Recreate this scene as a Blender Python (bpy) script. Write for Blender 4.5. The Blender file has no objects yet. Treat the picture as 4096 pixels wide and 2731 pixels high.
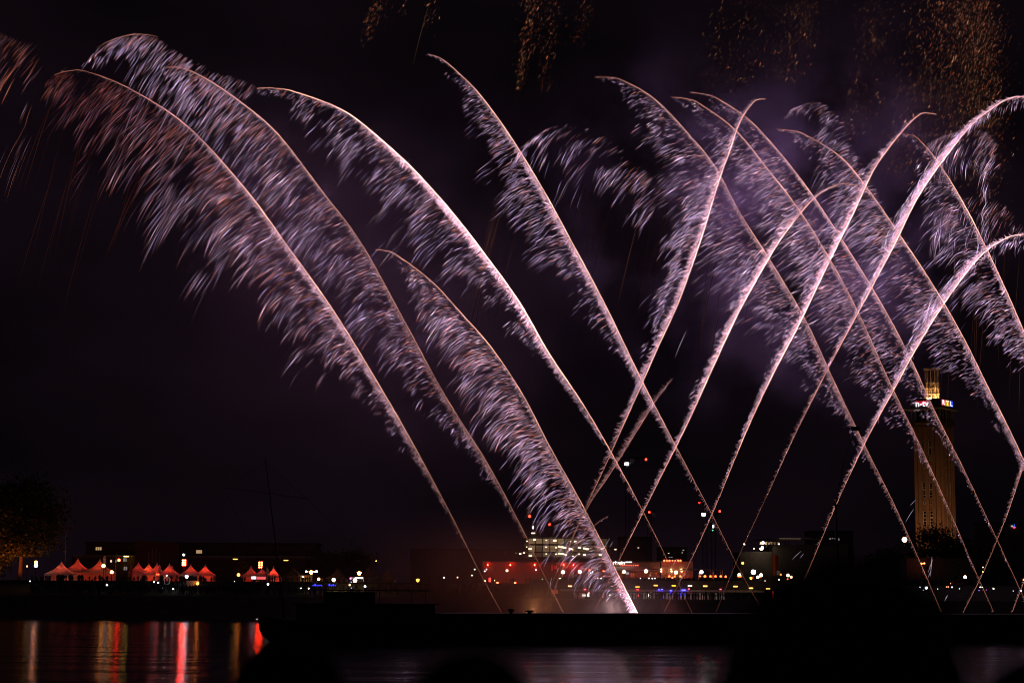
import bpy, math, random
import numpy as np
from mathutils import Vector

random.seed(7)
rng = np.random.default_rng(11)
sc = bpy.context.scene
COL = sc.collection

# ------------------------------------------------------------------ camera
FPX, CX, CY = 7396.0, 2048.0, 1365.5          # focal length and centre, in pixels of the 4096 px wide photograph
PITCH = math.atan((2370.0 - CY) / FPX)
ROLL = math.radians(0.35)
CAM = np.array([0.0, 0.0, 7.0])
_F = np.array([0, math.cos(PITCH), math.sin(PITCH)])
_U0 = np.array([0, -math.sin(PITCH), math.cos(PITCH)])
_R0 = np.array([1.0, 0, 0])
_R = _R0 * math.cos(ROLL) + _U0 * math.sin(ROLL)
_U = _U0 * math.cos(ROLL) - _R0 * math.sin(ROLL)

cd = bpy.data.cameras.new('camera')
cam = bpy.data.objects.new('camera', cd)
COL.objects.link(cam)
from mathutils import Matrix
m = Matrix(((_R[0], _U[0], -_F[0], CAM[0]), (_R[1], _U[1], -_F[1], CAM[1]), (_R[2], _U[2], -_F[2], CAM[2]), (0, 0, 0, 1)))
cam.matrix_world = m
cd.sensor_width = 36.0
cd.lens = FPX / 4096 * 36.0
cd.clip_start = 0.1
cd.clip_end = 8000
cd.dof.use_dof = True
cd.dof.focus_distance = 400
cd.dof.aperture_fstop = 2.0
sc.camera = cam

# ------------------------------------------------------------------ night sky
w = bpy.data.worlds.new("World")
sc.world = w
w.use_nodes = True
nt = w.node_tree
nt.nodes.clear()
out = nt.nodes.new('ShaderNodeOutputWorld')
bg = nt.nodes.new('ShaderNodeBackground')
tc = nt.nodes.new('ShaderNodeTexCoord')
mp = nt.nodes.new('ShaderNodeMapping')
mp.inputs['Scale'].default_value = (1.0, 1.0, 2.2)
mp.inputs['Rotation'].default_value = (0, 0.5, 0.3)
nz = nt.nodes.new('ShaderNodeTexNoise')
nz.inputs['Scale'].default_value = 5.5
nz.inputs['Detail'].default_value = 3.0
nz.inputs['Roughness'].default_value = 0.45
rp = nt.nodes.new('ShaderNodeValToRGB')
rp.color_ramp.elements[0].position = 0.30
rp.color_ramp.elements[0].color = (0.0017, 0.0010, 0.0017, 1)
rp.color_ramp.elements[1].position = 0.78
rp.color_ramp.elements[1].color = (0.0070, 0.0036, 0.0066, 1)
sky = nt.nodes.new('ShaderNodeTexSky')
sky.sky_type = 'NISHITA'
sky.sun_disc = False
sky.sun_elevation = math.radians(-8)
sky.sun_rotation = math.radians(250)
sk2 = nt.nodes.new('ShaderNodeVectorMath')
sk2.operation = 'SCALE'
sk2.inputs['Scale'].default_value = 0.002
addc = nt.nodes.new('ShaderNodeVectorMath')
addc.operation = 'ADD'
nt.links.new(tc.outputs['Generated'], mp.inputs['Vector'])
nt.links.new(mp.outputs['Vector'], nz.inputs['Vector'])
nt.links.new(nz.outputs['Fac'], rp.inputs['Fac'])
nt.links.new(sky.outputs['Color'], sk2.inputs[0])
nt.links.new(rp.outputs['Color'], addc.inputs[0])
nt.links.new(sk2.outputs['Vector'], addc.inputs[1])
nt.links.new(addc.outputs['Vector'], bg.inputs['Color'])
bg.inputs['Strength'].default_value = 1.0
nt.links.new(bg.outputs['Background'], out.inputs['Surface'])

sc.view_settings.view_transform = 'Standard'
sc.view_settings.look = 'None'
sc.view_settings.exposure = 0.0
sc.view_settings.gamma = 1.0
cy = sc.cycles
cy.max_bounces = 3
cy.diffuse_bounces = 1
cy.glossy_bounces = 2
cy.transmission_bounces = 2
cy.volume_bounces = 0
cy.transparent_max_bounces = 4
cy.caustics_reflective = False
cy.caustics_refractive = False
cy.sample_clamp_indirect = 4.0
cy.use_denoising = True
cy.filter_width = 1.0
cy.use_light_tree = True

# ------------------------------------------------------------------ helpers
def at(px, py, Y):
    """Point at depth Y (metres beyond the camera) seen at photograph pixel (px, py); works on arrays."""
    px = np.asarray(px, float); py = np.asarray(py, float); Y = np.asarray(Y, float)
    u = (px - CX) / FPX; v = (CY - py) / FPX
    d = _F + u[..., None] * _R + v[..., None] * _U
    t = Y / d[..., 1]
    return CAM + d * t[..., None]

def pxm(Y):
    return Y / FPX

class MB:
    def __init__(self):
        self.v = []; self.f = []
    def add(self, vs, fs):
        o = len(self.v)
        self.v.extend(tuple(map(float, p)) for p in vs)
        self.f.extend(tuple(i + o for i in q) for q in fs)
        return self
    def box(self, lo, hi):
        x0, y0, z0 = lo; x1, y1, z1 = hi
        return self.add([(x0,y0,z0),(x1,y0,z0),(x1,y1,z0),(x0,y1,z0),(x0,y0,z1),(x1,y0,z1),(x1,y1,z1),(x0,y1,z1)],
                        [(0,3,2,1),(4,5,6,7),(0,1,5,4),(1,2,6,5),(2,3,7,6),(3,0,4,7)])
    def obox(self, c, ax, ay, az):
        """box from centre and three half-axis vectors"""
        c, ax, ay, az = map(np.array, (c, ax, ay, az))
        vs = [c + sx*ax + sy*ay + sz*az for sz in (-1, 1) for sy, sx in ((-1,-1),(-1,1),(1,1),(1,-1))]
        return self.add(vs, [(0,3,2,1),(4,5,6,7),(0,1,5,4),(1,2,6,5),(2,3,7,6),(3,0,4,7)])
    def tube(self, pts, rad, n=8, cap=True):
        pts = [np.array(p, float) for p in pts]
        if np.isscalar(rad): rad = [rad] * len(pts)
        vs = []; fs = []
        for i, p in enumerate(pts):
            t = pts[min(i+1, len(pts)-1)] - pts[max(i-1, 0)]
            t = t / (np.linalg.norm(t) + 1e-9)
            a = np.array([0, 1.0, 0]) if abs(t[1]) < 0.9 else np.array([1.0, 0, 0])
            n1 = np.cross(t, a); n1 /= np.linalg.norm(n1); n2 = np.cross(t, n1)
            for k in range(n):
                th = 2*math.pi*k/n
                vs.append(p + rad[i]*(math.cos(th)*n1 + math.sin(th)*n2))
        for i in range(len(pts)-1):
            for k in range(n):
                fs.append((i*n+k, i*n+(k+1) % n, (i+1)*n+(k+1) % n, (i+1)*n+k))
        if cap:
            fs.append(tuple(range(n-1, -1, -1))); fs.append(tuple((len(pts)-1)*n+k for k in range(n)))
        return self.add(vs, fs)
    def lathe(self, c, prof, n=12, sx=1.0, sy=1.0):
        c = np.array(c, float); vs = []; fs = []
        for r, z in prof:
            for k in range(n):
                th = 2*math.pi*k/n
                vs.append((c[0]+sx*r*math.cos(th), c[1]+sy*r*math.sin(th), c[2]+z))
        for i in range(len(prof)-1):
            for k in range(n):
                fs.append((i*n+k, i*n+(k+1) % n, (i+1)*n+(k+1) % n, (i+1)*n+k))
        fs.append(tuple(range(n-1, -1, -1))); fs.append(tuple((len(prof)-1)*n+k for k in range(n)))
        return self.add(vs, fs)
    def ball(self, c, r, n=10, sz=1.0):
        prof = [(r*math.sin(math.pi*i/n)+1e-4, -sz*r*math.cos(math.pi*i/n)) for i in range(n+1)]
        return self.lathe(c, prof, n)
    def prism(self, poly, y0, y1):
        """polygon in x,z extruded along y"""
        n = len(poly)
        vs = [(x, y0, z) for x, z in poly] + [(x, y1, z) for x, z in poly]
        fs = [tuple(range(n)), tuple(range(2*n-1, n-1, -1))]
        for i in range(n):
            j = (i+1) % n
            fs.append((i, i+n, j+n, j))
        return self.add(vs, fs)
    def build(self, name, mat, parent=None, smooth=False):
        v = np.array(self.v, float)
        if parent is not None:
            v = v - np.array(world_loc(parent))
        me = bpy.data.meshes.new(name)
        me.from_pydata(v.tolist(), [], self.f)
        if smooth:
            me.polygons.foreach_set('use_smooth', [True]*len(me.polygons))
        me.materials.append(mat)
        me.update()
        o = bpy.data.objects.new(name, me)
        COL.objects.link(o)
        if parent is not None:
            o.parent = parent
        return o

def world_loc(o):
    l = Vector((0, 0, 0))
    while o is not None:
        l = l + o.location; o = o.parent
    return l

def tag(o, label=None, cat=None, group=None, kind=None):
    if label: o['label'] = label
    if cat: o['category'] = cat
    if group: o['group'] = group
    if kind: o['kind'] = kind
    return o

def thing(name, label, cat, loc=(0, 0, 0), group=None):
    o = bpy.data.objects.new(name, None)
    o.empty_display_size = 0.5
    COL.objects.link(o)
    o.location = [float(x) for x in loc]
    return tag(o, label, cat, group)

def dup(root, loc, label=None, group=None):
    r = root.copy(); COL.objects.link(r); r.location = [float(x) for x in loc]
    if label: r['label'] = label
    if group: r['group'] = group
    for ch in list(root.children):
        c = ch.copy(); COL.objects.link(c); c.parent = r
        for g in list(ch.children):
            d = g.copy(); COL.objects.link(d); d.parent = c
    return r

MATS = {}
def pbr(name, col, rough=0.7, metal=0.0, var=0.25, scale=1.5, bump=0.0, spec=0.3):
    """principled material whose base colour wanders with a noise"""
    if name in MATS: return MATS[name]
    m = bpy.data.materials.new(name); m.use_nodes = True
    t = m.node_tree; b = t.nodes['Principled BSDF']
    b.inputs['Roughness'].default_value = rough
    b.inputs['Metallic'].default_value = metal
    b.inputs['Specular IOR Level'].default_value = spec
    c = t.nodes.new('ShaderNodeTexCoord'); n = t.nodes.new('ShaderNodeTexNoise')
    n.inputs['Scale'].default_value = scale; n.inputs['Detail'].default_value = 4
    r = t.nodes.new('ShaderNodeValToRGB')
    r.color_ramp.elements[0].position = 0.3; r.color_ramp.elements[1].position = 0.7
    r.color_ramp.elements[0].color = tuple(x*(1-var) for x in col)+(1,)
    r.color_ramp.elements[1].color = tuple(min(1, x*(1+var)) for x in col)+(1,)
    t.links.new(c.outputs['Object'], n.inputs['Vector'])
    t.links.new(n.outputs['Fac'], r.inputs['Fac'])
    t.links.new(r.outputs['Color'], b.inputs['Base Color'])
    if bump:
        bp = t.nodes.new('ShaderNodeBump'); bp.inputs['Strength'].default_value = bump
        t.links.new(n.outputs['Fac'], bp.inputs['Height']); t.links.new(bp.outputs['Normal'], b.inputs['Normal'])
    MATS[name] = m
    return m

def glow(name, col, strength):
    """something that gives off light"""
    key = name
    if key in MATS: return MATS[key]
    m = bpy.data.materials.new(name); m.use_nodes = True
    t = m.node_tree; t.nodes.clear()
    o = t.nodes.new('ShaderNodeOutputMaterial'); e = t.nodes.new('ShaderNodeEmission')
    e.inputs['Color'].default_value = tuple(col)+(1,); e.inputs['Strength'].default_value = strength
    t.links.new(e.outputs[0], o.inputs['Surface'])
    MATS[key] = m
    return m

def spark_material():
    m = bpy.data.materials.new('burning_spark'); m.use_nodes = True
    t = m.node_tree; t.nodes.clear()
    o = t.nodes.new('ShaderNodeOutputMaterial'); e = t.nodes.new('ShaderNodeEmission')
    a = t.nodes.new('ShaderNodeAttribute'); a.attribute_name = 'spark'
    t.links.new(a.outputs['Color'], e.inputs['Color']); e.inputs['Strength'].default_value = 1.0
    t.links.new(e.outputs[0], o.inputs['Surface'])
    m.cycles.emission_sampling = 'NONE'
    return m
M_SPARK = spark_material()

def brick_material(name, col, scale=1.2):
    m = bpy.data.materials.new(name); m.use_nodes = True
    t = m.node_tree; b = t.nodes['Principled BSDF']; b.inputs['Roughness'].default_value = 0.85
    c = t.nodes.new('ShaderNodeTexCoord'); n = t.nodes.new('ShaderNodeTexNoise'); n.inputs['Scale'].default_value = 0.5; n.inputs['Detail'].default_value = 6
    mpn = t.nodes.new('ShaderNodeMapping'); mpn.inputs['Rotation'].default_value = (math.pi/2, 0, 0)
    k = t.nodes.new('ShaderNodeTexBrick'); k.inputs['Scale'].default_value = scale
    k.inputs['Color1'].default_value = tuple(col)+(1,); k.inputs['Color2'].default_value = tuple(x*0.75 for x in col)+(1,)
    k.inputs['Mortar'].default_value = tuple(x*0.6 for x in col)+(1,)
    mx = t.nodes.new('ShaderNodeMixRGB'); mx.blend_type = 'MULTIPLY'; mx.inputs['Fac'].default_value = 0.7
    r = t.nodes.new('ShaderNodeValToRGB'); r.color_ramp.elements[0].color = (0.55, 0.55, 0.55, 1)
    t.links.new(c.outputs['Object'], mpn.inputs['Vector']); t.links.new(mpn.outputs['Vector'], k.inputs['Vector'])
    t.links.new(c.outputs['Object'], n.inputs['Vector']); t.links.new(n.outputs['Fac'], r.inputs['Fac'])
    t.links.new(k.outputs['Color'], mx.inputs[1]); t.links.new(r.outputs['Color'], mx.inputs[2])
    t.links.new(mx.outputs['Color'], b.inputs['Base Color'])
    return m

def canvas_material():
    m = bpy.data.materials.new('tent_canvas'); m.use_nodes = True
    t = m.node_tree; b = t.nodes['Principled BSDF']
    b.inputs['Base Color'].default_value = (0.72, 0.68, 0.66, 1); b.inputs['Roughness'].default_value = 0.8
    tr = t.nodes.new('ShaderNodeBsdfTranslucent'); tr.inputs['Color'].default_value = (0.7, 0.62, 0.58, 1)
    mx = t.nodes.new('ShaderNodeMixShader'); mx.inputs[0].default_value = 0.4
    n = t.nodes.new('ShaderNodeTexNoise'); n.inputs['Scale'].default_value = 1.2
    bp = t.nodes.new('ShaderNodeBump'); bp.inputs['Strength'].default_value = 0.25
    t.links.new(n.outputs['Fac'], bp.inputs['Height']); t.links.new(bp.outputs['Normal'], b.inputs['Normal'])
    o = t.nodes['Material Output']
    t.links.new(b.outputs[0], mx.inputs[1]); t.links.new(tr.outputs[0], mx.inputs[2]); t.links.new(mx.outputs[0], o.inputs['Surface'])
    return m

M_DARKMETAL = pbr('dark_painted_metal', (0.03, 0.03, 0.035), 0.5, 0.3)
M_GREYMETAL = pbr('grey_galvanised_metal', (0.25, 0.25, 0.26), 0.45, 0.6)
M_WHITEPAINT = pbr('white_paint', (0.75, 0.74, 0.72), 0.6, var=0.05)
M_CONCRETE = pbr('weathered_concrete', (0.22, 0.21, 0.2), 0.9)
M_DARKCONC = pbr('dark_concrete', (0.09, 0.085, 0.085), 0.9)
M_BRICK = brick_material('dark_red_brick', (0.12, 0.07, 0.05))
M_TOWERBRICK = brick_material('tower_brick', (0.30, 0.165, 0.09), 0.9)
M_ROOF = pbr('slate_roof', (0.04, 0.04, 0.045), 0.8)
M_CANVAS = canvas_material()
M_CANVAS_DARK = pbr('dimmed_canvas', (.10, .065, .045), .85, var=.2)  # canvas darkened so these tents stay dim under the lamps
M_BARK = pbr('tree_bark', (0.16, 0.11, 0.075), 0.9, var=0.45, scale=4, bump=0.6)
M_LEAF = pbr('green_leaf', (0.06, 0.075, 0.022), 0.7, var=0.5, scale=0.5)
M_CLOTH = pbr('dark_clothing', (0.03, 0.028, 0.032), 0.95, var=0.6, scale=0.7)
M_HULL = pbr('blue_black_hull_paint', (0.012, 0.013, 0.022), 0.75, spec=0.15)
M_CABIN = pbr('grey_cabin_paint', (0.06, 0.055, 0.06), 0.7)
M_GLASSDARK = pbr('dark_window_glass', (0.012, 0.012, 0.014), 0.15, spec=0.5)

# ------------------------------------------------------------------ the setting: water, banks
def water_material():
    m = bpy.data.materials.new('river_water'); m.use_nodes = True
    t = m.node_tree; b = t.nodes['Principled BSDF']
    b.inputs['Base Color'].default_value = (0.004, 0.004, 0.005, 1); b.inputs['Roughness'].default_value = 0.15
    b.inputs['IOR'].default_value = 1.33; b.inputs['Specular IOR Level'].default_value = 0.3
    g = t.nodes.new('ShaderNodeNewGeometry')
    mp1 = t.nodes.new('ShaderNodeMapping'); mp1.inputs['Scale'].default_value = (0.09, 0.42, 1)
    n1 = t.nodes.new('ShaderNodeTexNoise'); n1.inputs['Scale'].default_value = 1.0; n1.inputs['Detail'].default_value = 5; n1.inputs['Roughness'].default_value = 0.62
    bp = t.nodes.new('ShaderNodeBump'); bp.inputs['Strength'].default_value = 0.4; bp.inputs['Distance'].default_value = 0.3
    t.links.new(g.outputs['Position'], mp1.inputs['Vector']); t.links.new(mp1.outputs['Vector'], n1.inputs['Vector'])
    mp2 = t.nodes.new('ShaderNodeMapping'); mp2.inputs['Scale'].default_value = (0.025, 0.11, 1)
    n2 = t.nodes.new('ShaderNodeTexNoise'); n2.inputs['Scale'].default_value = 1.0; n2.inputs['Detail'].default_value = 3
    bp2 = t.nodes.new('ShaderNodeBump'); bp2.inputs['Strength'].default_value = 0.5; bp2.inputs['Distance'].default_value = 1.0
    t.links.new(g.outputs['Position'], mp2.inputs['Vector']); t.links.new(mp2.outputs['Vector'], n2.inputs['Vector'])
    t.links.new(n2.outputs['Fac'], bp2.inputs['Height']); t.links.new(bp2.outputs['Normal'], bp.inputs['Normal'])
    t.links.new(n1.outputs['Fac'], bp.inputs['Height']); t.links.new(bp.outputs['Normal'], b.inputs['Normal'])
    return m
QUAY_Z, UP_Z = 5.65, 9.5
wb = MB(); wb.add([(-1500, 6, 0), (1500, 6, 0), (1500, 462, 0), (-1500, 462, 0)], [(0, 1, 2, 3)])
tag(wb.build('water', water_material()), 'dark rippled river with red and orange lamp reflections', kind='structure')

def strip(name, prof, mat, label, x0=-1500, x1=1500):
    """a bank profile in y,z swept along x"""
    b = MB(); n = len(prof)
    b.add([(x0, y, z) for y, z in prof] + [(x1, y, z) for y, z in prof], [(i, i+n, i+1+n, i+1) for i in range(n-1)])
    return tag(b.build(name, mat), label, kind='structure')
M_BANK = pbr('bank_stone', (0.05, 0.048, 0.042), 0.95, scale=0.4, bump=0.3)
strip('embankment', [(451, -1), (454, 0.6), (464, QUAY_Z)], M_BANK, 'black sloping stone river bank')
M_QUAY = pbr('quay_paving', (0.12, 0.115, 0.11), 0.9)
strip('lower_quay', [(464, QUAY_Z), (486, QUAY_Z), (486, UP_Z)], M_QUAY, 'dark lower quay beside the river', x0=5, x1=1500)
strip('grass_bank', [(464, QUAY_Z), (484, 7.6), (487, UP_Z - 0.3)], pbr('night_grass', (0.03, 0.04, 0.015), 0.95, scale=0.6), 'dark grass bank below the tents', x0=-1500, x1=5)
tag(MB().add([(-2500, 486, UP_Z), (2500, 486, UP_Z), (2500, 5000, UP_Z), (-2500, 5000, UP_Z)], [(0, 1, 2, 3)]).build('ground', pbr('upper_ground', (0.08, 0.075, 0.065), 0.95)), 'dark ground of the far bank', kind='structure')
strip('promenade', [(-120, 5.3), (5, 5.3), (5.2, 5.3), (5.2, -1)], pbr('near_paving', (0.15, 0.145, 0.14), 0.9), 'paved promenade the spectators stand on', x0=-300, x1=300)

# ------------------------------------------------------------------ fireworks
FY = 330.0
S2 = 4096.0 / 2352.0

def spline(pts, step=4.0):
    """Catmull-Rom through pts, resampled evenly; returns points and arc length"""
    p = np.array(pts, float)
    p = np.vstack([2*p[0]-p[1], p, 2*p[-1]-p[-2]])
    outp = []
    for i in range(1, len(p)-2):
        t = np.linspace(0, 1, 40, endpoint=False)[:, None]
        a, b, c, d = p[i-1], p[i], p[i+1], p[i+2]
        outp.append(0.5*((2*b) + (-a+c)*t + (2*a-5*b+4*c-d)*t**2 + (-a+3*b-3*c+d)*t**3))
    q = np.vstack(outp + [p[-2][None]])
    l = np.concatenate([[0], np.cumsum(np.linalg.norm(np.diff(q, axis=0), axis=1))])
    n = int(l[-1]/step)+2
    s = np.linspace(0, l[-1], n)
    return np.stack([np.interp(s, l, q[:, 0]), np.interp(s, l, q[:, 1])], 1), l[-1]

def tubes_mesh(name, P, rad, colr, parent, sides=3):
    """N tapered streaks (N,K,3) with radii (N,K) and colours (N,K,3) as one mesh"""
    N, K, _ = P.shape
    T = np.gradient(P, axis=1)
    T /= (np.linalg.norm(T, axis=2, keepdims=True) + 1e-9)
    n1 = np.broadcast_to(np.array([0, 1.0, 0]), T.shape)
    n2 = np.cross(T, n1); n2 /= (np.linalg.norm(n2, axis=2, keepdims=True) + 1e-9)
    n1 = np.cross(n2, T)
    V = np.empty((N, K, sides, 3))
    for k in range(sides):
        th = 2*math.pi*k/sides + 0.3
        V[:, :, k] = P + rad[..., None]*(math.cos(th)*n1 + math.sin(th)*n2)
    base = (np.arange(N)[:, None, None]*K + np.arange(K-1)[None, :, None])*sides
    k0 = np.arange(sides)[None, None, :]; k1 = (k0+1) % sides
    Q = np.stack([base+k0, base+k1, base+sides+k1, base+sides+k0], -1).reshape(-1, 4).astype(np.int32)
    V = V.reshape(-1, 3) - np.array(world_loc(parent))
    C = np.ones((N, K, sides, 4)); C[..., :3] = colr[:, :, None, :]
    me = bpy.data.meshes.new(name)
    me.vertices.add(len(V)); me.vertices.foreach_set('co', V.astype(np.float32).ravel())
    me.loops.add(Q.size); me.loops.foreach_set('vertex_index', Q.ravel())
    me.polygons.add(len(Q))
    me.polygons.foreach_set('loop_start', np.arange(0, Q.size, 4, dtype=np.int32))
    ca = me.color_attributes.new('spark', 'FLOAT_COLOR', 'POINT')
    ca.data.foreach_set('color', C.astype(np.float32).ravel())
    me.materials.append(M_SPARK)
    me.update(calc_edges=True)
    o = bpy.data.objects.new(name, me); COL.objects.link(o); o.parent = parent
    return o

LAV = np.array([0.74, 0.53, 1.0]); WHT = np.array([1.0, 0.70, 0.96]); PNK = np.array([1.0, 0.46, 0.58]); ORG = np.array([1.0, 0.32, 0.20])

def prof(tab, s):
    a = np.array(tab, float)
    return np.interp(s, a[:, 0], a[:, 1])

def comet(label, pts, W, dens=1.0, core=((0, .6), (1, .5)), band=((0, 3), (1, 3)), mix=(.4, .35, .15, .1), bright=1.0, dy=0.0, phi=(2, 55), light=1.0,
          gap=0.0, has_core=True, far=1.0, name='firework_comet', group='comet trails crossing over the river', core_w=2.6, cat='firework', clump=6, fl=(.15, .44), fade=((0, 1), (1, 1)), wk=.84, tipturn=0, tipwarm=0.0, aexp=1.4):
    q, L = spline([(x*S2, y*S2) for x, y in pts])
    n = len(q); s = np.linspace(0, 1, n)
    Y = FY + dy
    base = at(q[-1, 0], q[-1, 1], Y)
    root = thing(name, label, cat, base, group)
    px = pxm(Y)
    if has_core:
        # the burning core, a thin bright thread
        b = prof(core, s)
        P = at(q[:, 0]+rng.normal(0, .45, n), q[:, 1]+rng.normal(0, .45, n), Y)[None]
        wdt = (core_w*(0.45 + 0.55*np.clip(b, 0, 1.6)) * px)[None]
        warm = np.array([1.0, 0.30, 0.16])[None]*(1-np.clip(b, 0, 1.6)[:, None]*0.42) + np.array([1.0, 0.62, 0.55])[None]*(np.clip(b, 0, 1.6)[:, None]*0.42)
        nzc = np.interp(np.arange(n), np.arange(0, n+24, 12), rng.normal(0, .28, len(np.arange(0, n+24, 12))))
        c = (2.4*warm*(b**1.5)[:, None]*(0.85 + 0.3*rng.random((n, 1)))*np.exp(nzc)[:, None])[None]
        tubes_mesh('core', P, wdt*0.5*np.linspace(0.35, 1, n)[None]**0.15, c, root, sides=5)
    # ---- short fuzz right beside the core
    TG = np.gradient(q, axis=0); TG /= np.linalg.norm(TG, axis=1, keepdims=True)
    nf = int(L*0.8*min(dens, 1.15)) if has_core else 0
    parts = []
    if nf:
        bw = prof(band, s)
        bb = prof(core, s)
        pr = bw*np.clip(bb, .15, 1.2); pr = pr/pr.sum()
        i = rng.choice(n, nf, p=pr)
        o = np.abs(rng.normal(0, 1, nf))*bw[i]*0.23
        ln = (5 + 13*rng.random(nf))*np.clip(bw[i]/9, .5, 1.7)
        ang = np.radians(rng.normal(14, 24, nf))
        d = np.stack([-np.cos(ang), np.sin(ang)], 1)*0.75 - TG[i]*0.0
        al = TG[i]*np.sign(rng.random(nf)-.35)[:, None]*0.5
        d = d + al; d /= np.linalg.norm(d, axis=1, keepdims=True)
        p0 = q[i] + np.stack([-o, o*0.15], 1) + rng.normal(0, 1.2, (nf, 2))
        K = 3
        t = np.linspace(0, 1, K)[None, :, None]
        XY = p0[:, None] + d[:, None]*ln[:, None, None]*t
        XY[:, 1] += rng.normal(0, 1.2, (nf, 2))
        D = Y + rng.normal(0, 1, nf)*bw[i]*px*0.6
        P = at(XY[..., 0], XY[..., 1], D[:, None])
        mixc = rng.random(nf)[:, None]
        c = (PNK*mixc + (WHT*0.6+PNK*0.4)*(1-mixc))*(np.clip(bb[i], 0, 2)**1.35*bright*np.exp(rng.normal(-0.4, .6, nf)))[:, None]
        warmf = np.clip(1-bb[i]/0.75, 0, 1)[:, None]
        c = c*(1-warmf) + warmf*c.mean(1, keepdims=True)*np.array([1.5, .62, .42])
        parts.append((P, np.full((nf, K), 0.75*px)*np.array([.6, 1, .4]), np.repeat(c[:, None], K, 1)*np.array([.8, 1, .7])[None, :, None]))
    # ---- long drifting filaments of the plume
    Wp = prof(W, s)*wk
    N = int(L*0.52*dens*np.clip(Wp, 0, 160).mean()/55)
    if N > 10:
        nc = max(3, N//clump)
        pr = np.clip(Wp, 0, 150)**1.0; pr = pr/pr.sum()
        ci = rng.choice(n, nc, p=pr)
        ca_ = gap + (1-gap)*rng.random(nc)**aexp*far
        cph = rng.normal(0, 5, nc); csc = np.clip(rng.normal(1, .24, nc), .5, 1.7)
        stray = rng.random(nc) < .07
        csc[stray] *= 1.35
        which = rng.integers(0, nc, N)
        i = np.clip(ci[which] + rng.normal(0, 4.5, N).astype(int), 0, n-1)
        a = np.clip(ca_[which] + rng.normal(0, .10, N), gap, 1.0)
        a = a*0.8
        K = 6
        dl = (fl[0] + (fl[1]-fl[0])*rng.random(N))*(0.55+0.6*a)
        u = a[:, None] + dl[:, None]*np.linspace(0, 1, K)[None]
        Wn = (Wp[i]*csc[which]*np.clip(rng.normal(1, .05, N), .8, 1.2))
        ph0 = np.radians(np.interp(s[i], [0, .22, .5], [phi[0]+tipturn, phi[0]+tipturn*.8, phi[0]]))[:, None]; ph1 = np.radians(phi[1])+.02
        # closed form of the drift path whose heading turns from ph0 to ph1
        kk = ph1-ph0
        jit = np.radians(cph[which] + rng.normal(0, 4, N))[:, None]
        hd = ph0 + kk*u
        X = -(np.sin(hd)-np.sin(ph0))/kk
        Z = (np.cos(ph0)-np.cos(hd))/kk
        Xr = X*np.cos(jit) + Z*np.sin(jit)*0.6; Zr = Z*np.cos(jit) - X*np.sin(jit)*0.6
        wob = rng.normal(0, 1, (N, K))*1.5*np.linspace(.3, 1, K)[None]
        XY = np.stack([q[i, 0][:, None] + Wn[:, None]*Xr, q[i, 1][:, None] + Wn[:, None]*Zr + wob], -1)
        D = Y + rng.normal(0, .16, N)[:, None]*Wn[:, None]*px*u + np.zeros((N, K))
        P = at(XY[..., 0], XY[..., 1], D)
        pick = np.searchsorted(np.cumsum(np.array(mix)/sum(mix))[:3], np.clip(rng.random(N) + (.35-a)*.55, 0, .999))
        base_c = np.stack([LAV, WHT, PNK, ORG])[pick]
        br = bright*np.exp(rng.normal(0.05, .7, N))*prof(fade, s[i])*np.interp(a, [0, .15, .45, .8], [.55, .8, 1.0, .8])
        prof_b = np.array([.18, .6, 1.0, 1.1, .75, .25])
        c = base_c[:, None]*(br[:, None]*prof_b[None])[..., None]
        wm = (np.interp(s[i], [0, .32], [1, 0])*tipwarm)[:, None, None]
        c = c*(1 - wm*np.array([0, .5, .62])[None, None])
        # warm ends
        c[:, -2:] = c[:, -2:]*np.array([1.1, .75, .55]); c[:, :1] = c[:, :1]*np.array([1.2, .8, .7])
        r = np.array([.45, .8, 1.0, 1.0, .8, .35])[None]*(0.30*px)*np.clip(rng.normal(1, .3, (N, 1)), .6, 2.0)
        parts.append((P, r, c))
    if nf:
        tag(tubes_mesh('fuzz', *parts[0], root), kind='stuff')
    if len(parts) > (1 if nf else 0):
        tag(tubes_mesh('spark_plume', *parts[-1], root), kind='stuff')
    # the light that the burning stars throw on the smoke
    if light > 0 and has_core:
        bb = prof(core, s)
        for f in (0.06, 0.18, 0.30, 0.42, 0.56, 0.72):
            j = int(f*(n-1)); p = at(q[j, 0], q[j, 1], Y)
            ld = bpy.data.lights.new('comet_light', 'POINT'); ld.energy = 300*light*float(bb[j]); ld.shadow_soft_size = 1.0
            ld.color = (0.95, 0.62, 1.0)
            lo = bpy.data.objects.new('comet_light', ld); COL.objects.link(lo); lo.parent = root
            lo.location = Vector(p) - Vector(base)
    return root

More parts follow.
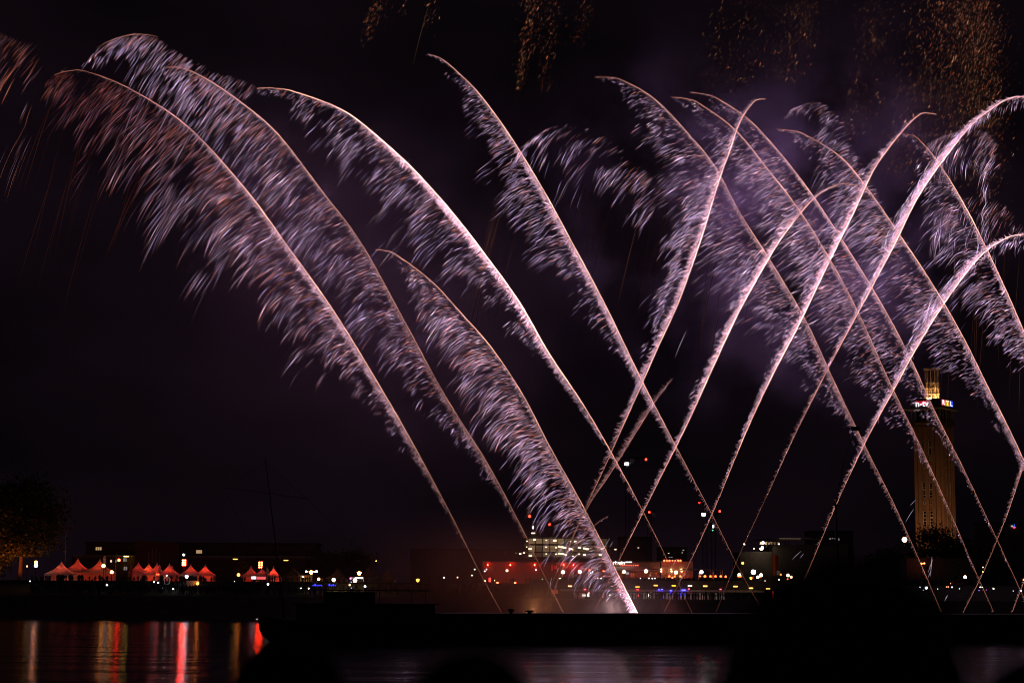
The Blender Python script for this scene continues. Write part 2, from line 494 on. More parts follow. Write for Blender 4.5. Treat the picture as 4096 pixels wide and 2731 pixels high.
# left-leaning comets, most of them with a broad plume blown to the river's upstream side
comet('outermost tall comet, orange at its tip, drooping a wide plume over the red tents',
      [(125,172),(160,163),(200,165),(300,205),(430,290),(560,430),(660,565),(770,720),(880,900),(960,1040),(1040,1190),(1100,1310),(1153,1408)],
      W=[(0,70),(.06,250),(.16,360),(.3,330),(.45,260),(.55,190),(.66,95),(.75,42),(.82,14),(.9,4),(1,2)], dens=.92,
      core=[(0,.25),(.1,.5),(.3,.85),(.5,.95),(.7,.7),(.8,.45),(.88,.28),(1,.16)], band=[(0,4),(.2,8),(.45,16),(.65,18),(.8,12),(.9,6),(1,3)],
      mix=(.3,.3,.26,.2), bright=.95, phi=(2,60), tipturn=38, tipwarm=1.0, fade=((0,.14),(.1,.28),(.25,.6),(.4,1),(1,1)))
comet('second tall comet beside the outermost one, with a pale lavender plume',
      [(385,155),(420,157),(480,185),(560,240),(640,310),(740,440),(830,560),(930,740),(1020,905),(1120,1065),(1200,1215),(1250,1320),(1295,1408)],
      W=[(0,60),(.08,240),(.2,290),(.35,250),(.5,220),(.62,150),(.72,75),(.8,28),(.86,14),(.92,4),(1,2)], dens=.92,
      core=[(0,.5),(.15,.85),(.4,.6),(.6,.5),(.75,.5),(.85,.35),(.93,.25),(1,.3)], band=[(0,4),(.2,7),(.5,12),(.75,14),(.85,9),(.92,4),(1,3)],
      mix=(.42,.3,.18,.1), bright=.85, phi=(2,58), tipturn=40, dy=6)
comet('bright white comet with the thickest core, third from the tents, bending over at half height',
      [(590,203),(630,203),(680,212),(790,255),(880,325),(960,400),(1040,490),(1110,580),(1190,690),(1260,810),(1340,930),(1410,1050),(1480,1180),(1540,1300),(1590,1408)],
      W=[(0,20),(.07,110),(.18,190),(.3,230),(.42,170),(.5,110),(.58,60),(.66,30),(.75,14),(.85,5),(1,2)], dens=.85,
      core=[(0,.5),(.12,1.1),(.3,1.7),(.5,1.5),(.62,.95),(.75,.6),(.84,.35),(.92,.2),(1,.12)], band=[(0,4),(.15,10),(.35,22),(.55,20),(.7,12),(.85,8),(1,3)],
      mix=(.5,.32,.12,.06), bright=1.0, phi=(6,52), tipturn=22, dy=-5, core_w=3.6)
comet('tall steep comet with a narrow feathered plume and the highest pointed tip of all',
      [(985,125),(1015,136),(1050,165),(1100,215),(1170,310),(1250,440),(1310,550),(1390,700),(1470,865),(1550,1020),(1640,1190),(1700,1310),(1755,1408)],
      W=[(0,14),(.05,50),(.15,130),(.28,180),(.38,170),(.47,100),(.56,45),(.66,22),(.76,10),(.88,4),(1,2)], dens=1.0,
      core=[(0,.5),(.1,.9),(.3,1.1),(.5,1.0),(.65,.75),(.75,.5),(.85,.3),(.93,.18),(1,.12)], band=[(0,3),(.12,9),(.3,18),(.5,18),(.68,12),(.85,7),(1,3)],
      mix=(.48,.36,.12,.04), bright=1.0, phi=(10,44), dy=4, far=.95)
comet('low comet with a dense brush-like plume rising from a white burst on the barge rim',
      [(862,573),(885,576),(910,585),(990,645),(1060,720),(1130,800),(1200,905),(1260,1020),(1330,1145),(1390,1260),(1430,1340),(1464,1408)],
      W=[(0,10),(.06,40),(.14,110),(.25,180),(.4,215),(.55,200),(.7,195),(.82,175),(.9,140),(.95,80),(.98,40),(1,16)], dens=1.25,
      core=[(0,.4),(.15,.75),(.4,.8),(.55,.7),(.75,.6),(.9,.8),(.97,1.8),(1,2.4)], band=[(0,3),(.2,5),(.5,12),(.7,22),(.85,26),(.95,20),(1,16)],
      mix=(.28,.36,.24,.12), bright=.9, phi=(-8,62), gap=.12, dy=-8, fl=(.18,.42))
comet('comet with an orange curled tip and a lavender plume, just outside the crossing bundle',
      [(1368,178),(1400,178),(1430,185),(1500,225),(1570,295),(1640,380),(1700,490),(1770,600),(1850,735),(1920,885),(1985,1020),(2050,1150),(2100,1260),(2162,1404)],
      W=[(0,10),(.06,50),(.15,130),(.28,200),(.45,190),(.56,110),(.66,50),(.75,22),(.85,8),(1,2)], dens=1.1, wk=1.08, aexp=1.0, fl=(.10, .30),
      core=[(0,.35),(.1,.7),(.3,.7),(.5,.65),(.65,.55),(.8,.4),(.9,.35),(1,.25)], band=[(0,3),(.2,8),(.45,13),(.65,12),(.8,9),(.9,5),(1,3)],
      mix=(.42,.32,.2,.06), bright=.95, phi=(12,38), dy=8)
comet('thin orange-cored comet passing in front of the lit brick tower, lower of a close pair',
      [(1545,223),(1580,228),(1610,240),(1690,300),(1760,385),(1830,475),(1900,585),(1970,715),(2040,870),(2110,1015),(2180,1170),(2240,1310),(2282,1404)],
      W=[(0,10),(.08,70),(.2,140),(.35,180),(.5,150),(.6,80),(.7,30),(.8,12),(1,2)], dens=1.1, wk=1.08, aexp=1.0, fl=(.10, .30),
      core=[(0,.4),(.15,.75),(.4,.7),(.6,.55),(.75,.42),(.88,.3),(1,.22)], band=[(0,3),(.25,7),(.5,9),(.7,9),(.85,6),(1,3)],
      mix=(.36,.34,.24,.06), bright=.9, phi=(12,36), dy=-3)
comet('thin orange-cored comet of the close pair, starting higher and ending behind the tower top',
      [(1585,212),(1620,217),(1650,228),(1720,275),(1790,350),(1860,440),(1940,560),(2020,690),(2090,820),(2150,950),(2220,1090),(2300,1260),(2360,1390)],
      W=[(0,10),(.08,60),(.2,140),(.35,180),(.5,150),(.62,70),(.7,30),(.8,12),(1,2)], dens=1.1, wk=1.08, aexp=1.0, fl=(.10, .30),
      core=[(0,.4),(.15,.8),(.4,.8),(.6,.6),(.75,.42),(.88,.3),(1,.22)], band=[(0,3),(.25,8),(.5,10),(.7,9),(.85,6),(1,3)],
      mix=(.36,.36,.22,.06), bright=.95, phi=(12,36), dy=10)
comet('comet leaning over the tower with its hooked tip under the gold glitter',
      [(1783,297),(1815,300),(1850,310),(1930,360),(1990,430),(2060,530),(2140,650),(2210,770),(2270,890),(2330,1010),(2380,1120)],
      W=[(0,10),(.1,60),(.25,150),(.45,190),(.6,150),(.75,70),(.88,35),(1,18)], dens=1.1, wk=1.08, aexp=1.0, fl=(.10, .30),
      core=[(0,.4),(.2,.8),(.5,.8),(.75,.8),(1,.65)], band=[(0,3),(.3,8),(.6,12),(.85,14),(1,12)],
      mix=(.4,.34,.2,.06), bright=.9, phi=(12,36), dy=2)
comet('comet leaving the picture beside the tower, curled from a small hook below the glitter',
      [(2068,308),(2088,310),(2110,320),(2160,380),(2220,480),(2280,600),(2330,710),(2380,830)],
      W=[(0,8),(.15,60),(.35,150),(.6,180),(.8,150),(1,80)], dens=1.0, wk=1.08, aexp=1.0, fl=(.12, .32),
      core=[(0,.4),(.25,.9),(.6,.9),(1,.9)], band=[(0,3),(.3,9),(.7,12),(1,12)],
      mix=(.46,.36,.14,.04), bright=.95, phi=(2,58), dy=-6)
# right-leaning comets
comet('steep white furry comet leaning the other way, crossing the close pair near its hooked top',
      [(1758,228),(1742,229),(1728,238),(1700,280),(1675,350),(1650,420),(1610,550),(1560,690),(1510,800),(1475,880),(1430,980),(1390,1070),(1350,1155),(1290,1290),(1238,1404)],
      W=[(0,15),(.06,40),(.14,110),(.25,170),(.36,140),(.46,70),(.56,30),(.66,14),(.8,5),(1,2)], dens=.92, wk=1.0, aexp=1.15, fl=(.12, .34),
      core=[(0,.7),(.1,1.1),(.3,1.2),(.5,1.0),(.62,.7),(.75,.42),(.85,.2),(1,.12)], band=[(0,6),(.15,16),(.35,22),(.55,18),(.7,12),(.85,6),(1,3)],
      mix=(.5,.38,.1,.02), bright=1.05, phi=(5,60), dy=-10)
comet('short faint comet ending in a small drooping tuft beside a longer white one',
      [(1545,870),(1530,888),(1500,930),(1450,1010),(1400,1090),(1350,1165),(1300,1275),(1262,1404)],
      W=[(0,60),(.1,70),(.25,50),(.4,16),(.6,6),(1,2)], dens=.8,
      core=[(0,.3),(.2,.5),(.5,.42),(.7,.25),(1,.1)], band=[(0,8),(.2,14),(.5,10),(.75,6),(1,3)],
      mix=(.4,.35,.2,.05), bright=.8, phi=(30,80), dy=12, light=.3)
comet('tiny stub of a comet with a bent end above the lit office floors',
      [(1397,1185),(1385,1192),(1365,1207),(1330,1245),(1290,1310),(1255,1404)],
      W=[(0,18),(.15,14),(.4,4),(1,1)], dens=.6, core=[(0,.25),(.3,.35),(.6,.22),(1,.12)], band=[(0,5),(.3,6),(.7,4),(1,2)],
      mix=(.3,.35,.3,.05), bright=.6, phi=(40,90), dy=14, light=.1)
comet('thick pink-white comet with a rounded orange crest at half height of the bundle',
      [(1970,427),(1948,423),(1920,426),(1870,455),(1800,540),(1750,620),(1690,730),(1630,860),(1580,970),(1520,1090),(1460,1210),(1420,1290),(1365,1404)],
      W=[(0,30),(.08,80),(.2,120),(.32,80),(.45,45),(.6,28),(.75,12),(.88,4),(1,2)], dens=.92, wk=1.0, aexp=1.15, fl=(.12, .34),
      core=[(0,.5),(.12,.9),(.25,1.4),(.4,1.3),(.55,1.0),(.7,.7),(.82,.45),(.92,.25),(1,.15)], band=[(0,5),(.12,12),(.25,18),(.45,16),(.6,12),(.8,8),(.92,5),(1,3)],
      mix=(.42,.4,.14,.04), bright=1.0, phi=(10,58), dy=-1, core_w=3.2)
comet('long thick comet arching to a thin hooked tip over the middle of the bundle',
      [(2150,263),(2130,260),(2110,265),(2070,305),(2010,385),(1960,490),(1900,610),(1840,735),(1770,870),(1710,1000),(1640,1170),(1580,1300),(1525,1404)],
      W=[(0,10),(.08,30),(.18,80),(.3,120),(.42,100),(.52,50),(.62,28),(.75,12),(.88,4),(1,2)], dens=.92, wk=1.0, aexp=1.15, fl=(.12, .34),
      core=[(0,.6),(.12,1.0),(.28,1.4),(.45,1.4),(.58,1.0),(.7,.7),(.82,.45),(.92,.25),(1,.18)], band=[(0,4),(.12,14),(.28,18),(.45,17),(.6,12),(.8,8),(.92,5),(1,3)],
      mix=(.46,.38,.12,.04), bright=1.05, phi=(6,56), dy=5, core_w=3.2)
comet('longest furry comet of the bundle, crest leaving the picture under the gold glitter',
      [(2380,218),(2352,222),(2310,230),(2240,280),(2180,350),(2110,450),(2050,570),(1970,720),(1900,850),(1830,990),(1770,1120),(1700,1270),(1645,1404)],
      W=[(0,60),(.08,130),(.18,170),(.3,110),(.42,60),(.55,24),(.7,10),(.85,4),(1,2)], dens=1.6,
      core=[(0,.8),(.12,1.2),(.25,1.4),(.4,1.1),(.55,.65),(.68,.4),(.8,.25),(.9,.14),(1,.1)], band=[(0,8),(.12,14),(.28,17),(.42,14),(.55,10),(.7,9),(.85,5),(1,2)],
      mix=(.5,.36,.1,.04), bright=1.05, phi=(22,82), dy=-4, core_w=3)
comet('thick comet curling over at the picture edge just above the tower',
      [(2380,536),(2352,538),(2310,548),(2250,590),(2180,680),(2110,790),(2050,900),(1990,1010),(1920,1160),(1865,1290),(1815,1404)],
      W=[(0,90),(.1,170),(.22,190),(.35,110),(.48,50),(.6,22),(.75,8),(1,2)], dens=.92, wk=1.0, aexp=1.15, fl=(.12, .34),
      core=[(0,1.0),(.12,1.4),(.3,1.3),(.48,1.0),(.62,.65),(.75,.4),(.88,.28),(1,.2)], band=[(0,7),(.15,16),(.35,15),(.55,12),(.75,9),(.9,5),(1,3)],
      mix=(.5,.36,.1,.04), bright=1.05, phi=(20,78), dy=3, core_w=3.2)
comet('slim comet rising past the dark trees below the tower to the picture edge',
      [(2400,960),(2380,1010),(2350,1075),(2310,1190),(2260,1310),(2213,1404)],
      W=[(0,24),(.3,12),(.5,5),(1,2)], dens=.9, core=[(0,.7),(.3,.55),(.6,.35),(1,.25)], band=[(0,12),(.3,9),(.6,5),(1,3)],
      mix=(.4,.35,.2,.05), bright=.9, dy=7, light=.2)
comet('last slim comet base in the lowest corner of the barge rim',
      [(2420,1170),(2385,1250),(2352,1335),(2325,1404)],
      W=[(0,5),(1,2)], dens=.6, core=[(0,.5),(1,.35)], band=[(0,6),(1,3)], dy=9, light=.1)
comet('short orange arc line capping the highest feathery spark plume', [(362,85),(345,81),(320,79),(300,80),(270,88),(245,98),(222,110)], W=[(0,4),(1,30)], dens=.5, core=[(0,.25),(.3,.5),(.7,.4),(1,.1)], band=[(0,3),(1,5)], mix=(.2,.3,.3,.2), bright=.6, dy=14, light=.2)
# spent comets of which only the drifting sparks are left
comet('coreless feathery arc of lavender sparks curling highest over the tents',
      [(235,104),(265,90),(300,80),(345,81),(380,95),(430,128),(500,160),(560,182),(605,200)],
      W=[(0,120),(.2,200),(.5,260),(1,290)], dens=.85, has_core=False, mix=(.5,.3,.14,.06), bright=.8, phi=(44,62), dy=14, gap=.03, name='spent_firework', group='spent firework arcs without a core')
comet('sparse arc of drifting sparks between two white comets',
      [(1210,345),(1230,318),(1260,295),(1300,285),(1340,292),(1380,308),(1440,350),(1500,410),(1535,465)],
      W=[(0,90),(.3,230),(.6,300),(1,250)], dens=.5, has_core=False, mix=(.5,.3,.12,.08), bright=.9, phi=(32,68), dy=16, gap=.0, clump=9, name='spent_firework', group='spent firework arcs without a core')
comet('white fish-bone arc of sparks behind the crossing bundle',
      [(1810,270),(1830,250),(1855,238),(1885,236),(1910,250),(1945,290),(1980,370),(2050,500),(2090,560)],
      W=[(0,60),(.3,150),(.6,240),(1,230)], dens=.75, has_core=False, mix=(.5,.36,.1,.04), bright=.9, phi=(15,62), dy=18, clump=8, name='spent_firework', group='spent firework arcs without a core')
comet('thin drooping arc of sparks by the picture edge above the tower',
      [(2160,480),(2200,462),(2240,450),(2280,455),(2320,480),(2350,520)],
      W=[(0,150),(.4,290),(.8,260),(1,200)], dens=.6, has_core=False, mix=(.4,.36,.18,.06), bright=.7, phi=(50,88), dy=15, clump=8, name='spent_firework', group='spent firework arcs without a core')
comet('glowing drop of falling sparks hanging beneath the longest furry comet',
      [(2130,330),(2170,310),(2210,300),(2260,300),(2290,330),(2300,380)],
      W=[(0,150),(.5,230),(1,180)], dens=.7, has_core=False, mix=(.46,.36,.14,.04), bright=.8, phi=(45,84), dy=12, clump=8, name='spent_firework', group='spent firework arcs without a core')
comet('fading orange tufts of sparks at the upper picture corner over the big tree',
      [(-30,60),(10,78),(50,95),(100,105),(140,130),(175,185)],
      W=[(0,240),(.5,380),(1,420)], dens=.38, has_core=False, mix=(.03,.08,.3,.6), bright=.42, phi=(42,72), dy=20, clump=9, fl=(.2,.4), name='spent_firework', group='spent firework arcs without a core')

def streaks(name, label, cat, segs, colr, width=.8, dy=0, group=None, Kp=5, kind='stuff'):
    """a handful of long falling embers, each a thin fading line: segs of (x0,y0,x1,y1,brightness) in photo pixels"""
    A = np.array(segs, float); N = len(A)
    t = np.linspace(0, 1, Kp)
    X = A[:, 0:1]*(1-t) + A[:, 2:3]*t - (A[:, 0:1]-A[:, 2:3])*0.10*np.sin(t*math.pi)*0.4
    Z = A[:, 1:2]*(1-t) + A[:, 3:4]*t
    Y = FY + dy + rng.normal(0, 3, (N, 1)) + 0*t[None]
    P = at(X, Z, Y)
    root = thing(name, label, cat, P[0, -1], group)
    b = .24*A[:, 4:5]*np.array([.25, .8, 1, .6, .12])[None]
    c = np.array(colr)[None, None]*b[..., None]
    o = tubes_mesh('ember_line', P, np.full((N, Kp), width*pxm(FY)), c, root); tag(o, kind=kind)
    return root
def fan(n, x0, x1, y0, y1, l0, l1, slope, b0, b1):
    r = []
    for _ in range(n):
        x = random.uniform(x0, x1); y = random.uniform(y0, y1); l = random.uniform(l0, l1)
        sl = slope + random.uniform(-.05, .05)
        r.append((x, y, x-l*sl, y+l, random.uniform(b0, b1)))
    return r
streaks('falling_embers', 'faint orange ember lines sinking below the outermost comet', 'embers',
        fan(16, 200, 640, 420, 760, 260, 620, .27, .06, .22) + [(236,330,90,790,.3),(560,700,420,1040,.35),(590,680,440,1000,.3),(200,420,60,800,.2)], (1.0, .22, .10))
streaks('falling_embers', 'thin red ember lines falling between the two steepest white comets', 'embers',
        fan(10, 1960, 2080, 800, 950, 250, 480, .24, .1, .3) + [(2020,800,1890,1260,.42),(1995,830,1880,1240,.36),(2570,820,2470,1230,.4)] + fan(14, 2330, 2720, 700, 900, 200, 480, .22, .04, .14), (1.0, .34, .2))
streaks('falling_embers', 'faint upright ember lines by the picture edge near the tower', 'embers',
        fan(20, 3760, 4090, 800, 1300, 250, 560, .03, .06, .2) + [(4085,1330,4075,1660,.3)] + fan(12, 2800, 3300, 850, 1300, 160, 420, .16, .08, .25), (1.0, .36, .2))
streaks('falling_embers', 'single long orange ember line under the cluster of gold glitter', 'embers', [(1722,0,1650,270,.35),(1118,905,1060,1050,.1)], (1.0, .5, .2))
streaks('falling_sparks', 'loose white spark strokes floating low between the comets and the quay', 'embers',
        [(2440,2150,2408,2210,.5),(2452,2165,2438,2190,.45),(2708,2233,2690,2262,.5),(2745,2290,2725,2315,.5),(2735,2302,2715,2322,.4),(3728,2225,3722,2305,.7),(3732,2235,3712,2290,.6),(3725,2280,3712,2310,.5),
         (3655,2035,3622,2088,.5),(3665,1997,3640,2022,.4),(3792,2378,3778,2405,.5),(3790,2380,3780,2395,.4),(2195,2222,2160,2262,.3),(2206,2310,2200,2350,.5),(3205,2203,3168,2238,.4),(3215,2213,3200,2232,.35),
         (3240,1290,3190,1380,.5),(2745,1325,2700,1430,.7),(3100,1340,3060,1390,.5),(795,1110,770,1158,.5),(1090,1280,1060,1330,.35)], (3.6, 3.0, 3.8), dy=-6)

def glitter(label, spots, dy=40, bright=1.0):
    """slow gold glitter: thousands of tiny burning flecks hanging in the air"""
    Ps, Rs, Cs = [], [], []
    for (x0, y0, x1, y1, n, sx, tailw) in spots:
        n = int(n*1.9)
        t = rng.random(n)
        x = (x0 + (x1-x0)*t + rng.normal(0, 1, n)*sx*(1-tailw*t))*S2
        y = (y0 + (y1-y0)*t + rng.normal(0, 1, n)*8)*S2
        ln = np.where(rng.random(n) < .35, 9+8*rng.random(n), 3+3*rng.random(n)); an = np.radians(rng.normal(62, 9, n))
        tt = np.linspace(-.5, .5, 3)
        X = x[:, None] + ln[:, None]*np.cos(an)[:, None]*tt; Z = y[:, None] - ln[:, None]*np.sin(an)[:, None]*tt
        Y = FY + dy + rng.normal(0, 12, n)[:, None] + 0*tt
        Ps.append(at(X, Z, Y))
        Rs.append(np.array([.5, 1, .6])[None]*(0.36*pxm(FY))*np.clip(rng.normal(1, .3, (n, 1)), .5, 2.0))
        b = bright*np.exp(rng.normal(-1.45, 1.1, n))*(1-.25*t)
        h = rng.random(n)[:, None]
        c = (np.array([1.0, .34, .13])*h + np.array([1.0, .50, .26])*(1-h))*b[:, None]
        dull = (rng.random(n) < .3)[:, None]
        c = np.where(dull, c*np.array([.6, .34, .25]), c)
        Cs.append(np.repeat(c[:, None], 3, 1)*np.array([.5, 1, .8])[None, :, None])
    P = np.concatenate(Ps)
    root = thing('gold_glitter', label, 'firework', P.reshape(-1, 3).mean(0), 'gold glitter shells at the top')
    tag(tubes_mesh('glitter_flecks', P, np.concatenate(Rs), np.concatenate(Cs), root), kind='stuff')
glitter('small loose tuft of gold glitter, the one nearest the long ember line', [(870,-10,838,90,75,9,.2),(890,-20,865,60,25,10,0),(925,-20,920,30,12,8,0),(1000,-20,985,70,22,12,0)], bright=1.1)
glitter('two thin streams of gold glitter hanging down beside the highest pointed comet', [(1225,-20,1190,210,190,10,.45),(1275,-20,1250,210,95,15,.4),(1240,-10,1235,120,80,22,0),(1350,-20,1330,110,60,13,0)], bright=1.15)
glitter('broad thin veil of gold glitter above the close pair of comets', [(1860,-20,1800,190,330,34,.3),(1740,-20,1690,190,170,48,.1),(1650,20,1640,200,45,14,0),(1720,150,1690,230,25,20,0)], bright=.8)
glitter('dense curtain of gold glitter filling the upper corner over the tower', [(2230,-20,2240,300,1500,38,0),(2160,-20,2150,320,900,50,0),(2270,40,2270,420,550,24,0),(2100,180,2060,400,320,36,0),(2010,-10,1990,310,260,24,0),(1960,180,1950,300,60,16,0),(2120,300,2090,440,150,40,0),(2262,380,2270,560,130,26,0),(2240,350,2220,420,90,30,0)], bright=.95)

# ------------------------------------------------------------------ smoke lit by the fireworks
def smoke(label, c, rad, dens, col, nscale=0.03, thr=.38):
    b = MB(); b.ball((0, 0, 0), 1.0, 18)
    m = bpy.data.materials.new('firework_smoke'); m.use_nodes = True
    t = m.node_tree; t.nodes.clear()
    o = t.nodes.new('ShaderNodeOutputMaterial'); pv = t.nodes.new('ShaderNodeVolumePrincipled')
    pv.inputs['Color'].default_value = tuple(col)+(1,); pv.inputs['Anisotropy'].default_value = 0.1
    tcn = t.nodes.new('ShaderNodeTexCoord'); ln = t.nodes.new('ShaderNodeVectorMath'); ln.operation = 'LENGTH'
    mr = t.nodes.new('ShaderNodeMapRange'); mr.inputs['From Min'].default_value = 1.0; mr.inputs['From Max'].default_value = 0.0
    mr.interpolation_type = 'SMOOTHSTEP'
    g = t.nodes.new('ShaderNodeNewGeometry'); n = t.nodes.new('ShaderNodeTexNoise'); n.inputs['Scale'].default_value = nscale; n.inputs['Detail'].default_value = 3
    m2 = t.nodes.new('ShaderNodeMapRange'); m2.inputs['From Min'].default_value = thr; m2.inputs['From Max'].default_value = .72
    mu = t.nodes.new('ShaderNodeMath'); mu.operation = 'MULTIPLY'; mk = t.nodes.new('ShaderNodeMath'); mk.operation = 'MULTIPLY'; mk.inputs[1].default_value = dens
    L = t.links.new
    L(tcn.outputs['Object'], ln.inputs[0]); L(ln.outputs['Value'], mr.inputs['Value']); L(g.outputs['Position'], n.inputs['Vector'])
    L(n.outputs['Fac'], m2.inputs['Value']); L(mr.outputs['Result'], mu.inputs[0]); L(m2.outputs['Result'], mu.inputs[1]); L(mu.outputs[0], mk.inputs[0])
    L(mk.outputs[0], pv.inputs['Density']); L(pv.outputs[0], o.inputs['Volume'])
    ob = b.build('smoke', m); ob.location = [float(x) for x in c]; ob.scale = rad
    tag(ob, label, 'smoke', kind='stuff')
smoke('violet smoke glowing behind the crossing comets', at(3080, 820, 338), (52, 20, 48), .055, (.70, .55, .95), .065, .46)
smoke('dim purple smoke drifting behind the tall comets', at(1500, 1150, 338), (62, 18, 52), .026, (.75, .55, .8), .025, .40)

# the smouldering firing pontoon behind the barge with its glow
def pontoon():
    c = at(2130, 2478, 322)
    r = thing('firing_pontoon', 'low dark firing pontoon hidden behind the barge in glowing smoke', 'pontoon', (c[0], 322, 0))
    b = MB(); b.box((c[0]-45, 318, -.6), (c[0]+95, 334, 1.2)); b.build('deck', M_DARKMETAL, r)
    for k in range(22):
        x = c[0]-40+k*6.2
        MB().tube([(x, 328, 1.2), (x-.3, 328, 2.4)], .16, 8).build('mortar_tube', M_DARKMETAL, r)
    for px_, e, cl in ((2130, 2600, (1, .42, .14)), (2000, 500, (1, .3, .14)), (2450, 1500, (1, .68, .62)), (1800, 300, (1, .25, .15)), (2700, 300, (1, .3, .25))):
        p = at(px_, 2452, 332)
        ld = bpy.data.lights.new('muzzle_glow', 'POINT'); ld.energy = e; ld.color = cl; ld.shadow_soft_size = .6
        lo = bpy.data.objects.new('muzzle_glow', ld); COL.objects.link(lo); lo.parent = r; lo.location = Vector((p[0]-c[0], p[1]-322, 4.2))
pontoon()
smoke('reddish launch smoke hanging over the water in front of the terraces', at(2000, 2330, 352), (46, 20, 16), .035, (.95, .5, .42), .05, .25)

smoke('small pale smoke puff added for the soft glow around the white burst at the foot of the low comet', at(2440, 2415, 333), (20, 9, 9), .03, (.9, .75, .85), .12, .2)  # puff added to spread a soft glow around the burst

# ------------------------------------------------------------------ text on signs
def text_mesh(name, txt, size, depth, mat, parent, origin, xdir, ydir=(0, 0, 1), width=None):
    """letters standing on the plane spanned by xdir and ydir with their lower left corner at origin"""
    cu = bpy.data.curves.new(name, 'FONT'); cu.body = txt; cu.size = size; cu.extrude = depth
    cu.offset = size*0.012
    tmp = bpy.data.objects.new(name, cu); COL.objects.link(tmp)
    dg = bpy.context.evaluated_depsgraph_get()
    me = bpy.data.meshes.new_from_object(tmp.evaluated_get(dg))
    bpy.data.objects.remove(tmp)
    n = len(me.vertices); co = np.empty(n*3); me.vertices.foreach_get('co', co); co = co.reshape(-1, 3)
    if width: co[:, 0] *= width/max(1e-6, co[:, 0].max())
    xd = np.array(xdir, float); xd /= np.linalg.norm(xd); yd = np.array(ydir, float); nd = np.cross(xd, yd)
    wv = np.array(origin) + co[:, :1]*xd + co[:, 1:2]*yd + co[:, 2:3]*nd - np.array(world_loc(parent))
    me.vertices.foreach_set('co', wv.astype(np.float32).ravel()); me.materials.clear(); me.materials.append(mat); me.update()
    me.name = name
    o = bpy.data.objects.new(name, me); COL.objects.link(o); o.parent = parent
    return o

